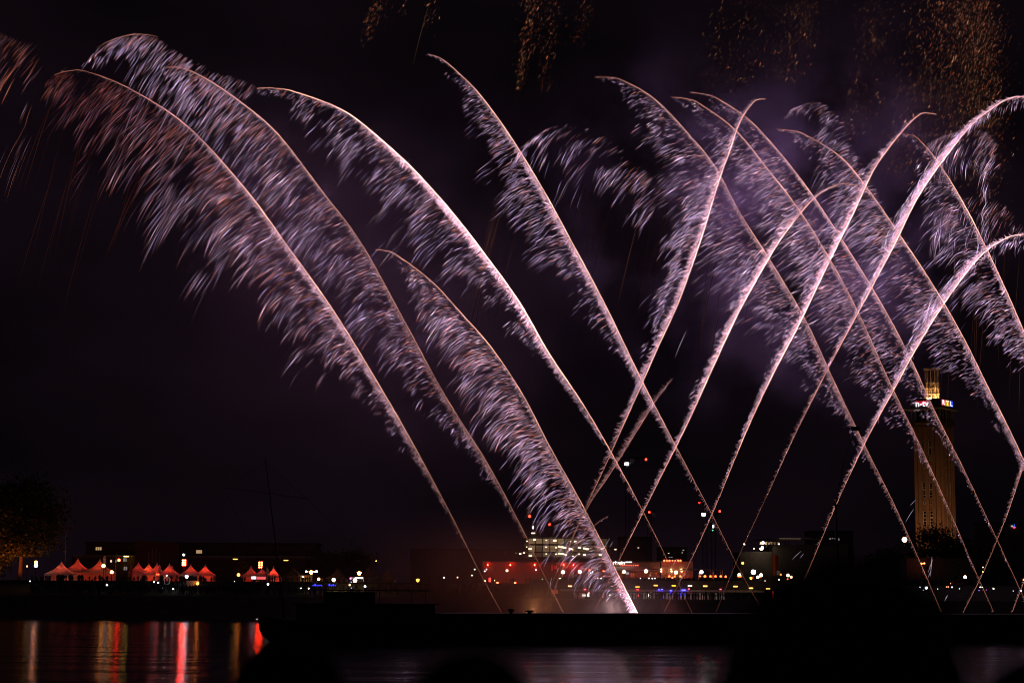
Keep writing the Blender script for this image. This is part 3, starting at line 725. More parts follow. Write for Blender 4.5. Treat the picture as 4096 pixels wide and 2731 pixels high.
# ------------------------------------------------------------------ brick tower with signs
def tower():
    Yc = 700.0
    corner = at(3775, 2330, Yc)                       # the edge that faces the river
    th = math.radians(38.5); a = 10.9
    dl = np.array([-math.cos(th), math.sin(th), 0]); dr = np.array([math.sin(th), math.cos(th), 0])
    c0 = np.array([corner[0], corner[1], UP_Z])
    ctr = c0 + (dl+dr)*a/2
    root = thing('brick_tower', 'tall square brick tower with lit signs and an open lantern on top', 'tower', (ctr[0], ctr[1], UP_Z))
    zt = lambda py: float(at(3746, py, Yc)[2])
    z_sill, z_slab, z_par, z_lant, z_top = zt(1680), zt(1634), zt(1592), zt(1588), zt(1466)
    def corner_pts(off):
        p = c0 - (dl+dr)*off
        w_ = a + 2*off
        return [p, p+dr*w_, p+dr*w_+dl*w_, p+dl*w_]
    def block(mb, off, z0, z1):
        q = corner_pts(off)
        mb.add([(x[0], x[1], z0) for x in q] + [(x[0], x[1], z1) for x in q], [(0,1,5,4),(1,2,6,5),(2,3,7,6),(3,0,4,7),(4,5,6,7),(3,2,1,0)])
    b = MB(); block(b, 0, UP_Z, z_sill); b.build('shaft', M_TOWERBRICK, root)
    # pilaster strips that stand proud of each lit face
    def strip_on(face, u0, u1, z0, z1, out_, mb):
        d, nrm = (dl, -dr) if face == 0 else (dr, -dl)
        p = c0 + d*(u0+u1)/2 + nrm*(out_/2)
        mb.obox((p[0], p[1], (z0+z1)/2), d*(u1-u0)/2, nrm*out_/2, (0, 0, (z1-z0)/2))
    for face in (0, 1):
        mb = MB()
        for u0, u1 in ((.25, 1.9), (2.15, 3.55), (4.95, 6.25), (7.75, 9.15), (9.4, 10.7)):
            strip_on(face, u0, u1, UP_Z, z_sill-2.2, .55, mb)
        mb.build('pilaster', M_TOWERBRICK, root)
    # windows: white frames with dark panes
    fr = pbr('tower_window_frame', (0.62, 0.55, 0.45), 0.7, var=.1)
    rows = [(1760, 1786, 3), (1790, 1818, 3), (1830, 1838, 1), (1862, 1869, 1), (1890, 1898, 1), (1926, 1954, 3), (1957, 1988, 3), (2005, 2013, 1), (2041, 2067, 2), (2071, 2104, 3), (2130, 2160, 3)]
    for face in (0, 1):
        for u in (4.25, 7.0):
            for y0, y1, k in rows:
                z0, z1 = zt(y1), zt(y0)
                wf = MB(); hw = .62 if k > 1 else .48
                d, nrm = (dl, -dr) if face == 0 else (dr, -dl)
                p = c0 + d*u + nrm*.07
                for sgn in (-1, 1):
                    q = p + d*(hw-.07)*sgn
                    wf.obox((q[0], q[1], (z0+z1)/2), d*.07, nrm*.06, (0, 0, (z1-z0)/2))
                for j in range(k+1):
                    z = z0 + (z1-z0)*j/k
                    wf.obox((p[0], p[1], z), d*(hw-.145), nrm*.055, (0, 0, .07))
                o = wf.build('window', fr, root)
                pn = MB(); q = p - nrm*.03
                pn.obox((q[0], q[1], (z0+z1)/2), d*(hw-.15), nrm*.02, (0, 0, (z1-z0)/2-.08))
                pn.build('pane', M_GLASSDARK, o)
    # glazed restaurant storey
    b = MB(); block(b, -.5, z_sill, z_slab); b.build('glazed_storey', M_GLASSDARK, root)
    mb = MB()
    for face in (0, 1):
        d, nrm = (dl, -dr) if face == 0 else (dr, -dl)
        for u in (-.1, 2.4, 4.9, 7.3, 9.7, 11.4):
            p = c0 + d*u + nrm*.25
            mb.obox((p[0], p[1], (z_sill+z_slab)/2), d*.22, nrm*.22, (0, 0, (z_slab-z_sill)/2))
    mb.build('column', M_CONCRETE, root)
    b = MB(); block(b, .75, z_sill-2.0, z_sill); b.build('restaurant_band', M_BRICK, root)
    b = MB(); block(b, 2.6, z_slab, z_slab+.45); b.build('overhanging_slab', M_CONCRETE, root)
    b = MB(); block(b, .5, z_slab+.45, z_par); b.build('parapet_block', M_DARKCONC, root)
    # RESTAURANT letters
    nl = -dr; p = c0 + dl*9.9 + nl*.8
    text_mesh('restaurant_lettering', 'RESTAURANT', 1.15, .05, pbr('bronze_letters', (0.45, 0.36, 0.18), .4, .4), root, (p[0], p[1], z_sill-1.35), -dl, width=8.2)
    # left sign: white letters on a red panel
    zs0, zs1 = zt(1620), zt(1601)
    def panel(d, nrm, u0, u1, za, zb, mat, nm, out_=.62, sub=None):
        mb = MB(); p = c0 + d*(u0+u1)/2 + nrm*out_
        mb.obox((p[0], p[1], (za+zb)/2), d*(u1-u0)/2, nrm*.07, (0, 0, (zb-za)/2)); return mb.build(nm, mat, sub or root)
    s1 = panel(dl, -dr, 4.3, 9.4, zt(1617), zt(1600), glow('sign_red_panel', (.9, .02, .04), .6), 'news_sign')
    q = c0 + dl*9.55 - dr*.72
    text_mesh('sign_letters', 'n-tv', 3.3, .06, glow('sign_white_letters', (.95, .92, 1.0), 1.7), s1, (q[0], q[1], zt(1621)), -dl, width=5.6)
    # right sign: three coloured squares with white letters
    for k, (cl, ch) in enumerate((((.85, .03, .06), 'R'), ((.95, .55, .02), 'T'), ((.03, .06, .9), 'L'))):
        u0 = .7 + k*3.35
        sp = panel(dr, -dl, u0, u0+3.2, zt(1619), zt(1596), glow('sign_square_'+'red amber blue'.split()[k], cl, .75 if k < 2 else .9), 'sign_square')
        q = c0 + dr*(u0+.5) - dl*.72
        text_mesh('sign_letter', ch, 2.5, .05, MATS['sign_white_letters'], sp, (q[0], q[1], zt(1616)), dr, width=2.1)
    # open lantern of rings and posts
    R = 2.75
    lc = (ctr[0], ctr[1], 0)
    M_LANT = pbr('cream_lantern_steel', (0.55, 0.43, 0.31), .55, .1, var=.1)
    rings = [z_par+.2, zt(1566), zt(1543.5), zt(1521), z_top]
    for i, z in enumerate(rings):
        mb = MB(); rr = R*1.07 if i < 4 else R*1.16
        prof_ = [(rr, -.16), (rr, .16), (rr-.7, .16), (rr-.7, -.16), (rr, -.16)]
        n = 28; vs = []; fs = []
        for r_, zz in prof_:
            for k in range(n):
                t_ = 2*math.pi*k/n; vs.append((lc[0]+r_*math.cos(t_), lc[1]+r_*math.sin(t_), z+zz))
        for j in range(4):
            for k in range(n): fs.append((j*n+k, j*n+(k+1) % n, (j+1)*n+(k+1) % n, (j+1)*n+k))
        mb.add(vs, fs); mb.build('lantern_ring', M_LANT, root)
    n = 10
    for k in range(n):
        t_ = 2*math.pi*(k+.35)/n; p = (lc[0]+R*.93*math.cos(t_), lc[1]+R*.93*math.sin(t_))
        MB().tube([(p[0], p[1], z_par), (p[0], p[1], z_top)], .17, 6).build('lantern_post', M_LANT, root)
    mb = MB()
    for k in range(n):
        t0 = 2*math.pi*(k+.35)/n; t1 = 2*math.pi*(k+1.35)/n
        for i in range(3):
            za, zb = rings[i]+.2, rings[i+1]-.2
            A = (lc[0]+R*.93*math.cos(t0), lc[1]+R*.93*math.sin(t0)); B = (lc[0]+R*.93*math.cos(t1), lc[1]+R*.93*math.sin(t1))
            mb.tube([(*A, za), (*B, zb)], .05, 4); mb.tube([(*B, za), (*A, zb)], .05, 4)
    mb.build('cross_brace', M_LANT, root)
    # warm uplights inside the lantern
    gl = glow('lantern_lamp_glow', (1.0, .52, .18), 480)
    for k in range(5):
        t_ = 2*math.pi*k/5+.3
        MB().ball((lc[0]+1.6*math.cos(t_), lc[1]+1.6*math.sin(t_), z_par+.55), .2, 6).build('lantern_lamp', gl, root)
    # aircraft light mast inside the upper ring
    # floodlights at the foot of the tower
    for (u, v, e) in ((-14, 4, 20000), (13, -10, 21000)):
        p = c0 + dl*(-u*.2) + np.array([u*1.0, -16+v*.3, 0])
        fl = thing('floodlight', 'low floodlight among the trees washing the brick tower' if u < -10 else 'small floodlight washing the shaded face of the brick tower', 'floodlight', (p[0], p[1], UP_Z))
        MB().box((p[0]-.3, p[1]-.2, UP_Z), (p[0]+.3, p[1]+.2, UP_Z+.5)).build('housing', M_DARKMETAL, fl)
        ld = bpy.data.lights.new('flood_beam', 'SPOT'); ld.energy = e; ld.color = (1, .52, .24); ld.spot_size = math.radians(70); ld.spot_blend = .8; ld.shadow_soft_size = .3
        lo = bpy.data.objects.new('flood_beam', ld); COL.objects.link(lo); lo.parent = fl; lo.location = (0, 0, .8)
        tgt = Vector((ctr[0]-p[0], ctr[1]-p[1], 30)); lo.rotation_euler = tgt.to_track_quat('-Z', 'Y').to_euler()
    return root
tower()

# ------------------------------------------------------------------ trees
def tree(label, base, h, crown_r, crown_z, n_leaf, lean=0, cat='tree', group=None, seed=1, trunk_r=.35, leaf=.55, mat=None, clear=None):
    r_ = np.random.default_rng(seed)
    root = thing('leafy_tree', label, cat, base, group)
    b = MB(); bx, by, bz = base
    pts = [(bx+lean*t*h*.4 + .25*math.sin(3*t), by, bz+t*h*.75) for t in np.linspace(0, 1, 7)]
    b.tube(pts, [trunk_r*(1-.75*t) for t in np.linspace(0, 1, 7)], 8)
    for k in range(9):
        t = r_.uniform(.35, .95); p = np.array(pts[int(t*6)]); an = r_.uniform(0, 2*math.pi); l = crown_r*r_.uniform(.5, .9)
        q = p + np.array([math.cos(an)*l, math.sin(an)*l, l*r_.uniform(.3, .8)])
        b.tube([p, (p+q)/2+np.array([0, 0, .12*l]), q], [trunk_r*.35, trunk_r*.22, trunk_r*.08], 6)
    b.build('trunk', M_BARK, root, smooth=True)
    # leaf clumps spread through an uneven crown
    nc = 46
    C = []
    for _ in range(nc):
        v = r_.normal(0, 1, 3); v /= np.linalg.norm(v); rr = r_.uniform(.35, 1)**.6
        C.append((bx+lean*h*.25 + v[0]*crown_r*rr, by + v[1]*crown_r*.8*rr, bz + crown_z + v[2]*(h-crown_z)*rr*.98))
    C = np.array(C); sz = r_.uniform(.14, .30, nc)*crown_r
    idx = r_.integers(0, nc, n_leaf)
    P = C[idx] + r_.normal(0, 1, (n_leaf, 3))*sz[idx][:, None]*np.array([1, 1, .75])
    P[:, 2] = np.maximum(P[:, 2], bz + (clear or 1.2))
    A = r_.normal(0, 1, (n_leaf, 3)); A /= np.linalg.norm(A, axis=1)[:, None]
    Bv = np.cross(A, r_.normal(0, 1, (n_leaf, 3))); Bv /= np.linalg.norm(Bv, axis=1)[:, None]
    s_ = leaf*r_.uniform(.5, 1.2, n_leaf)[:, None]
    V = np.stack([P-A*s_, P+Bv*s_*.55, P+A*s_, P-Bv*s_*.55], 1).reshape(-1, 3) - np.array(base)
    Q = np.arange(n_leaf*4, dtype=np.int32)
    me = bpy.data.meshes.new('crown'); me.vertices.add(len(V)); me.vertices.foreach_set('co', V.astype(np.float32).ravel())
    me.loops.add(len(Q)); me.loops.foreach_set('vertex_index', Q); me.polygons.add(n_leaf); me.polygons.foreach_set('loop_start', np.arange(0, len(Q), 4, dtype=np.int32))
    me.materials.append(mat or M_LEAF); me.update(calc_edges=True)
    o = bpy.data.objects.new('crown', me); COL.objects.link(o); o.parent = root
    return root
def ground_at(px, Y, z=UP_Z):
    p = at(px, 2330, Y); return (float(p[0]), float(Y), z)
tree('tall spreading tree lit orange from below beside the red tents', ground_at(78, 496), 27, 11.5, 16, 15000, seed=3, trunk_r=.62, leaf=.5, clear=6.5)
def uplight(label, px, Y, e, col, aim=(0, 0, 1)):
    p = at(px, 2330, Y); r = thing('floodlight', label, 'floodlight', (p[0], Y, UP_Z))
    MB().lathe((p[0], Y, UP_Z-.02), [(.3, 0), (.34, .2), (.28, .3)], 10).build('housing', M_DARKMETAL, r)
    ld = bpy.data.lights.new('flood_beam', 'SPOT'); ld.energy = e; ld.color = col; ld.spot_size = math.radians(120); ld.spot_blend = .6; ld.shadow_soft_size = .25
    lo = bpy.data.objects.new('flood_beam', ld); COL.objects.link(lo); lo.parent = r; lo.location = (0, 0, .35); lo.rotation_euler = Vector(aim).to_track_quat('-Z', 'Y').to_euler()
uplight('ground uplight at the trunk of the tall spreading tree', 60, 489, 2600, (1, .18, .022), (.1, .55, 1))
uplight('ground uplight under the bushy orange tree', -20, 489, 3600, (1, .18, .022), (-.2, .6, 1))
tree('bushy tree glowing orange at the picture edge behind the tall one', ground_at(-40, 500), 15, 6.5, 8, 5000, seed=5, leaf=.45)
tree('dark round tree at the foot of the brick tower', ground_at(3745, 640), 20.5, 8.2, 11.5, 9000, seed=8, trunk_r=.5, leaf=.5, clear=4)
tree('dark tree joined to the tower side of the round one, slightly lower', ground_at(3850, 650), 17, 7, 9.5, 6000, seed=9, leaf=.5)
tree('tree with a few yellow lit leaves right of the round tower tree', ground_at(3935, 620), 13, 6, 7.5, 4500, seed=10, leaf=.45)
tree('black tree between the floating roof and the brick tower', ground_at(3540, 640), 12, 7, 7, 5000, seed=12, leaf=.5)
tree('small pale lit tree behind the red tents', ground_at(978, 520), 5.6, 2.0, 3.2, 1300, seed=13, trunk_r=.1, leaf=.22, mat=pbr('pale_leaf', (.12, .13, .05), .7, var=.4))
tree('low dark tree behind the orange lamp of the tent row', ground_at(1300, 545), 9, 4.5, 5.5, 3000, seed=14, leaf=.4)
tree('dark tree behind the tent row end', ground_at(1420, 560), 9.5, 5, 5.5, 3000, seed=15, leaf=.4)

# ------------------------------------------------------------------ lamps
M_POLE = M_DARKMETAL
def lamp(name, label, px, py, Y, col, strength, r=.3, pole=True, head='globe', cat='street lamp', group=None, gz=None, n=8):
    p = at(px, py, Y); z0 = UP_Z if gz is None else gz
    root = thing(name, label, cat, (p[0], p[1], z0), group)
    mat = glow('lamp_glow_%s' % '_'.join('%03d' % int(round(c*100)) for c in (*col, strength)), col, strength)
    if head == 'globe':
        MB().ball(p, r, n).build('bulb', mat, root)
        if pole: MB().lathe((p[0], p[1], p[2]-r-.12), [(.1, 0), (.18, .1), (.18, .2), (.1, .25)], 8).build('cap', M_POLE, root)
    elif head == 'bar':
        MB().box((p[0]-r*2.2, p[1]-.15, p[2]-r*.35), (p[0]+r*2.2, p[1]+.15, p[2]+r*.35)).build('tube_light', mat, root)
        MB().box((p[0]-r*2.3, p[1]-.2, p[2]+r*.35), (p[0]+r*2.3, p[1]+.25, p[2]+r*.35+.12)).build('hood', M_POLE, root)
    elif head == 'tier':
        MB().lathe(p, [(.05, -r), (r*.7, -r*.55), (r*.55, 0), (r*.9, r*.05), (r, r*.35), (.05, r*.75)], 10).build('bulb', mat, root)
    elif head == 'flood':
        MB().box((p[0]-r, p[1]-.1, p[2]-r*.72), (p[0]+r, p[1]+.05, p[2]+r*.72)).build('light_face', mat, root)
        MB().box((p[0]-r*1.1, p[1]+.06, p[2]-r*.8), (p[0]+r*1.1, p[1]+.5, p[2]+r*.8)).build('housing', M_POLE, root)
    if pole and p[2]-r-.1 > z0:
        MB().tube([(p[0], p[1], z0), (p[0], p[1], p[2]-r-.05)], [.11, .07], 6).build('pole', M_POLE, root)
    return root
WARM = (1.0, .33, .07); AMB = (1.0, .24, .03); COOL = (.78, .86, 1.0); WHITE = (1.0, .92, .8); RED = (1.0, .035, .012); SOFT = (1.0, .66, .38)
lamp('street_lamp', 'brilliant blue-white lamp beside the tall lit tree', 144, 2261, 486, COOL, 4, .5)
lamp('street_lamp', 'orange lamp directly above the brilliant blue-white one', 144, 2248, 489, AMB, 32, .42)
lamp('signal_lamp', 'tiny amber signal lamp under the tall tree', 108, 2264, 500, (1, .45, .08), 16, .2)
lamp('street_lamp', 'large orange lamp at the flag between two tents', 414, 2262, 494, WARM, 15, .5)
lamp('street_lamp', 'orange lamp low beside the third tent peak', 447, 2287, 492, WARM, 15, .45)
lamp('warning_lamp', 'single red lamp high by the lit door of the brick hall', 476, 2239, 520, RED, 45, .4)
lamp('street_lamp', 'flat yellow lamp above the lit door of the brick hall', 505, 2224, 545, (1, .62, .1), 14, .3, head='bar')
lamp('street_lamp', 'tall street lamp with a yellow head, nearer the paired red floodlights', 941, 2235, 530, (1, .5, .06), 5, .28, head='bar')
lamp('street_lamp', 'tall street lamp with a yellow head, behind the ship mast', 1144, 2240, 530, (1, .5, .06), 5, .28, head='bar')
lamp('street_lamp', 'small orange lamp at the end of the lit bar counter', 954, 2298, 492, AMB, 14, .4)
lamp('street_lamp', 'bright orange tiered lamp beside the yellow lit tent wall', 1245, 2287, 492, WARM, 20, .62, head='tier')
lamp('street_lamp', 'bright orange tiered lamp above the white kiosk', 1437, 2291, 492, WARM, 20, .62, head='tier')
lamp('street_lamp', 'orange tiered lamp standing alone past the last tents', 1671, 2319, 488, AMB, 10, .5, head='tier')
lamp('street_lamp', 'small white lamp before the bright tiered lamp, single one', 1225, 2285, 498, COOL, 22, .25)
lamp('street_lamp', 'small white lamp behind the bright tiered lamp, brighter of a pair', 1266, 2284, 498, COOL, 22, .25)
lamp('street_lamp', 'tiny white lamp, weaker of the pair behind the tiered lamp', 1259, 2286, 498, COOL, 10, .18)
lamp('globe_lamp', 'warm globe lamp in front of the dark tents beside the ship mast', 1335, 2318, 482, (1, .6, .25), 26, .45)
lamp('globe_lamp', 'warm globe lamp at the door of the white kiosk', 1420, 2320, 482, (1, .62, .3), 30, .5)
lamp('wall_lamp', 'small warm lamp on the yellow lit tent wall', 1275, 2315, 486, (1, .5, .15), 14, .35, cat='lamp')
lamp('street_lamp', 'tiny orange lamp far above the dark tents', 1505, 2243, 560, AMB, 10, .2)
lamp('street_lamp', 'small white lamp on the pole of the nearer red floodlights', 735, 2218, 512, COOL, 22, .3)
# paired red floodlight towers
def red_rig(label, px, py, Y=508):
    p = at(px, py, Y); root = thing('floodlight_rig', label, 'floodlight', (p[0], p[1], UP_Z), 'red floodlight rigs over the tents')
    MB().tube([(p[0]-.25, p[1]+.3, UP_Z), (p[0]-.25, p[1]+.3, p[2]+1)], .12, 6).build('pole', M_POLE, root)
    MB().tube([(p[0]+.25, p[1]+.3, UP_Z), (p[0]+.25, p[1]+.3, p[2]+1)], .12, 6).build('pole', M_POLE, root)
    g = glow('red_flood_glow', (1, .03, .008), 150)
    for j in range(3):
        for i in (-1, 1):
            MB().ball((p[0]+i*.30, p[1], p[2]+.62*(1-j)), .23, 8).build('flood_lamp', g, root)
    MB().box((p[0]-.6, p[1]+.26, p[2]-.9), (p[0]+.6, p[1]+.42, p[2]+.95)).build('back_frame', M_POLE, root)
red_rig('cluster of red floodlights over the white drinks stall', 736, 2249)
red_rig('cluster of red floodlights over the lit white banner', 1042, 2258)
lamp('spot_lamp', 'small red spot lamp between two red tents, touching the bright orange-red one', 627, 2296, 488, RED, 14, .2, pole=False, cat='lamp')
lamp('spot_lamp', 'small red spot lamp between two red tents, touching the dull red one', 634, 2296, 488, RED, 14, .2, pole=False, cat='lamp')

# ------------------------------------------------------------------ flagpoles, flags, beach flags
def flagpole(label, px, ytop, Y, flag=None):
    p = at(px, ytop, Y); root = thing('flagpole', label, 'flagpole', (p[0], p[1], UP_Z))
    MB().tube([(p[0], p[1], UP_Z), p], [.12, .06], 6).build('pole', M_GREYMETAL, root)
    if flag:
        f = MB(); vs = []; fs = []; n = 8
        for i in range(n+1):
            for j in range(3):
                vs.append((p[0]-.08-.42*j*(.6+.4*i/n), p[1]+.12*math.sin(i*1.2+j), p[2]-.1-i*flag/n))
        for i in range(n):
            for j in range(2): fs.append((i*3+j, i*3+j+1, i*3+j+4, i*3+j+3))
        f.add(vs, fs); ob = f.build('flag', pbr('flag_cloth', (.7, .66, .68), .8, var=.1), root)
        sm = ob.modifiers.new('thickness', 'SOLIDIFY'); sm.thickness = .03
flagpole('tall bare grey pole beside the big tree', 268, 2038, 505)
flagpole('white flag drooping from a pole between two red tents', 424, 2222, 500, 2.0)
flagpole('dark bare flagpole before the brick hall', 465, 2208, 500)
def beach_flag(label, px, py, Y, h, col):
    p = at(px, py, Y); root = thing('feather_flag', label, 'flag', (p[0], p[1], UP_Z))
    b = MB(); n = 10
    poly = [(p[0], UP_Z+.5)] + [(p[0]+.75*math.sin(math.pi*(i/n)*.95)*(.5+.5*i/n)+.02, UP_Z+.5+(h-.5)*i/n) for i in range(1, n)] + [(p[0], UP_Z+h)]
    b.prism(poly, Y, Y+.03); b.build('sail', pbr('flag_'+('red' if col[1] < .3 else 'white'), col, .8, var=.1), root)
    MB().tube([(p[0]-.04, Y, UP_Z), (p[0]-.04, Y, UP_Z+h)], .04, 6).build('pole', M_GREYMETAL, root)
beach_flag('red feather flag at the edge of the dim fourth tent', 520, 2300, 490, 5.0, (.6, .12, .1))
beach_flag('rounded pale feather flag behind the gap of two red tents', 635, 2290, 496, 4.6, (.65, .5, .48))
beach_flag('narrow white feather flag behind the drinks stall', 685, 2290, 498, 4.4, (.7, .66, .66))
beach_flag('small pale feather flag beside the pink glow panel', 1066, 2295, 494, 4.0, (.7, .6, .6))

# ------------------------------------------------------------------ pagoda tents
LANT = {}
def tent(label, px, ytop, yeave, x0, x1, Y, lantern=(1.0, .07, .025), power=30, gz=UP_Z, wall=True, front=False, dim=False):
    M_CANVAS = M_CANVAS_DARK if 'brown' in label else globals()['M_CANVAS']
    pk = at(px, ytop, Y); ev = at(px, yeave, Y); wdt = (x1-x0)*pxm(Y)*.5
    cx_ = float(at((x0+x1)/2, yeave, Y)[0]); zc, zt_ = float(ev[2]), float(pk[2])
    cyy = Y + wdt
    root = thing('pagoda_tent', label, 'tent', (cx_, cyy, gz), 'pagoda tents of the fairground')
    b = MB(); n = 12; vs = []; fs = []
    for i in range(n+1):
        t = i/n; hw = wdt*(.86*(1-t)**2.1 + .14*(1-t)) + .05; z = zc + (zt_-zc)*t
        for (sx, sy) in ((-1,-1),(-.5,-1),(0,-1),(.5,-1),(1,-1),(1,0),(1,1),(0,1),(-1,1),(-1,0)):
            k = 1 - .035*math.sin(math.pi*t)*(abs(sx) < 1 or abs(sy) < 1)
            vs.append((cx_+sx*hw*k, cyy+sy*hw*k, z - (.10*wdt*.3 if 0 < i < n and (abs(sx) < 1 and abs(sy) == 1 or abs(sy) < 1) else 0)*(1-t)))
    for i in range(n):
        for k in range(10): fs.append((i*10+k, i*10+(k+1) % 10, (i+1)*10+(k+1) % 10, (i+1)*10+k))
    fs.append(tuple(n*10+k for k in range(10)))
    b.add(vs, fs); b.build('canopy', M_CANVAS, root, smooth=True)
    v = MB(); t_ = .03
    for (ax, ay, bx, by) in ((-1,-1,1,-1),(1,-1,1,1),(1,1,-1,1),(-1,1,-1,-1)):
        nx, ny = (ay, -ax) if ax == bx else (0, 0)
        A = np.array([cx_+ax*wdt, cyy+ay*wdt]); B = np.array([cx_+bx*wdt, cyy+by*wdt])
        c_ = (A+B)/2; d = (B-A)/2*.985; nn = np.array([-d[1], d[0]]); nn = nn/np.linalg.norm(nn)*t_
        v.obox((c_[0], c_[1], zc-.2), (d[0], d[1], 0), (nn[0], nn[1], 0), (0, 0, .2))
    v.build('valance', M_CANVAS, root)
    for sx in (-1, 1):
        for sy in (-1, 1):
            MB().tube([(cx_+sx*wdt*.97, cyy+sy*wdt*.97, gz), (cx_+sx*wdt*.97, cyy+sy*wdt*.97, zc-.02)], .07, 6).build('post', M_WHITEPAINT, root)
    if wall:
        wl = MB(); wl.box((cx_-wdt*.94, cyy+wdt*.92, gz), (cx_+wdt*.94, cyy+wdt*.94, zc-.42))
        wl.build('back_wall', M_CANVAS, root)
    if front:
        wl = MB(); wl.box((cx_-wdt*.9, cyy-wdt*.93, gz), (cx_+wdt*.9, cyy-wdt*.9, zc-.42)); wl.build('front_wall', M_CANVAS, root)
    if power:
        key = ('tent_fill_light_%d_%d' % (int(lantern[1]*1000), power))
        g = glow(key, (lantern[0], lantern[1]*.75, lantern[2]*.7), power*2.3)
        MB().ball((cx_, cyy, zc+.35), .24, 8).build('lantern', g, root)  # unseen lamp added inside the tent to make its canvas glow red
    return root
tent('pale pinkish tent nearest the brilliant lamp, peak lower than its neighbour', 225, 2240, 2295, 176, 286, 488, (1, .14, .07), 42)
tent('wide red tent with the tallest peak, second from the brilliant lamp', 293, 2229, 2284, 247, 349, 502, (1, .07, .025), 40)
tent('red tent beside the white flag, sides sweeping wide', 380, 2232, 2286, 332, 440, 500, (1, .07, .02), 40)
tent('dim tent behind the red feather flag', 545, 2244, 2285, 515, 578, 512, (1, .05, .02), 14)
tent('bright orange-red tent in the middle of the row, light along its eave', 590, 2249, 2295, 541, 630, 492, (1, .085, .025), 62)
tent('dim narrow tent peeping from behind the bright orange-red one', 619, 2246, 2288, 596, 648, 514, (1, .05, .02), 16)
tent('dull red tent beside the white picture frame stand', 670, 2250, 2296, 630, 708, 494, (1, .06, .02), 34)
tent('red tent with white lit posts over the drinks stall', 752, 2252, 2296, 719, 793, 488, (1, .06, .02), 24, wall=False)
tent('red tent with a glowing triangular side behind the drinks stall', 805, 2254, 2296, 778, 850, 500, (1, .07, .025), 50)
tent('dark red tent with one glowing rim next to the pale lit tree', 1000, 2261, 2302, 963, 1034, 500, (1, .05, .02), 16)
tent('dark tent right under the second red floodlight cluster', 1042, 2266, 2304, 1006, 1080, 494, (1, .05, .02), 10)
tent('red tent with a bright curved flank by the ship mast', 1096, 2263, 2303, 1063, 1116, 498, (1, .07, .03), 44)
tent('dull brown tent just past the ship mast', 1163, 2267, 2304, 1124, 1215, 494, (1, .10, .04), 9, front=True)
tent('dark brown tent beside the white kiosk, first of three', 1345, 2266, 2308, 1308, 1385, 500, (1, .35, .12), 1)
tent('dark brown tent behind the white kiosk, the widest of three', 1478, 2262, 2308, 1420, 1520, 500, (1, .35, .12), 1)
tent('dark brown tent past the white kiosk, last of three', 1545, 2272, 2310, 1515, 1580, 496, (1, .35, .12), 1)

# stalls and other fairground pieces
def stall_box(name, label, cat, x0, x1, y0, y1, Y, mat, depth=2.5, extra=None):
    a_ = at(x0, y1, Y); b_ = at(x1, y0, Y)
    root = thing(name, label, cat, ((a_[0]+b_[0])/2, Y, a_[2]))
    MB().box((a_[0], Y, a_[2]), (b_[0], Y+depth, b_[2])).build('counter', mat, root)
    MB().box((a_[0]-.1, Y-.12, b_[2]), (b_[0]+.1, Y+depth+.1, b_[2]+.1)).build('counter_top', M_WHITEPAINT, root)
    return root
stall_box('drinks_stall', 'bluish white bar counter under the tent with white posts', 'stall', 745, 792, 2323, 2345, 479, pbr('cool_white_panel', (.62, .64, .74), .6, var=.05))
lamp('bar_lamp', 'cold white lamp funnel above the bluish bar counter', 747, 2305, 479.5, COOL, 30, .42, gz=UP_Z-.6, head='tier', cat='lamp')
lamp('hand_lamp', 'small orange lamp on the end of the bluish bar counter', 791, 2332, 478, AMB, 22, .3, pole=False, cat='lamp')
def frame_stand():
    a_ = at(657, 2335, 480); b_ = at(678, 2308, 480)
    root = thing('frame_stand', 'white square picture frame standing in front of the dull red tent', 'frame', ((a_[0]+b_[0])/2, 480, a_[2]))
    for nm, lo, hi in (('frame_side', (a_[0], 480, a_[2]), (a_[0]+.16, 480.2, b_[2])), ('frame_side', (b_[0]-.16, 480, a_[2]), (b_[0], 480.2, b_[2])),
                       ('frame_rail', (a_[0]+.16, 480, b_[2]-.16), (b_[0]-.16, 480.2, b_[2])), ('frame_rail', (a_[0]+.16, 480, a_[2]), (b_[0]-.16, 480.2, a_[2]+.14))):
        MB().box(lo, hi).build(nm, M_WHITEPAINT, root)
    MB().ball(((a_[0]+b_[0])/2, 479.4, b_[2]+.5), .1, 6).build('frame_light', glow('frame_lamp', (1, .8, .7), 60), root)
frame_stand()
# lit banner, lit tent walls, kiosk
def lit_panel(name, label, cat, x0, x1, y0, y1, Y, col, st, posts=True):
    a_ = at(x0, y1, Y); b_ = at(x1, y0, Y)
    root = thing(name, label, cat, ((a_[0]+b_[0])/2, Y, UP_Z))
    MB().box((a_[0], Y, a_[2]), (b_[0], Y+.12, b_[2])).build('lit_face', glow('panel_%s' % label[:18].replace(' ', '_'), col, st), root)
    MB().box((a_[0]-.08, Y+.13, a_[2]-.08), (b_[0]+.08, Y+.3, b_[2]+.08)).build('casing', M_DARKMETAL, root)
    for x in (a_[0]+.1, b_[0]-.1):
        if a_[2]-.08 > UP_Z: MB().box((x-.05, Y+.14, UP_Z), (x+.05, Y+.26, a_[2]-.08)).build('leg', M_DARKMETAL, root)
    return root
lit_panel('light_banner', 'glowing white banner below the second red floodlight cluster', 'banner', 1005, 1024, 2304, 2315, 484, (.95, .85, 1.0), 1.6)
lit_panel('light_banner', 'pink glowing banner joined to the white one', 'banner', 1026, 1063, 2305, 2316, 485, (1, .12, .12), .9)  # panel added for a pink glow, no real banner
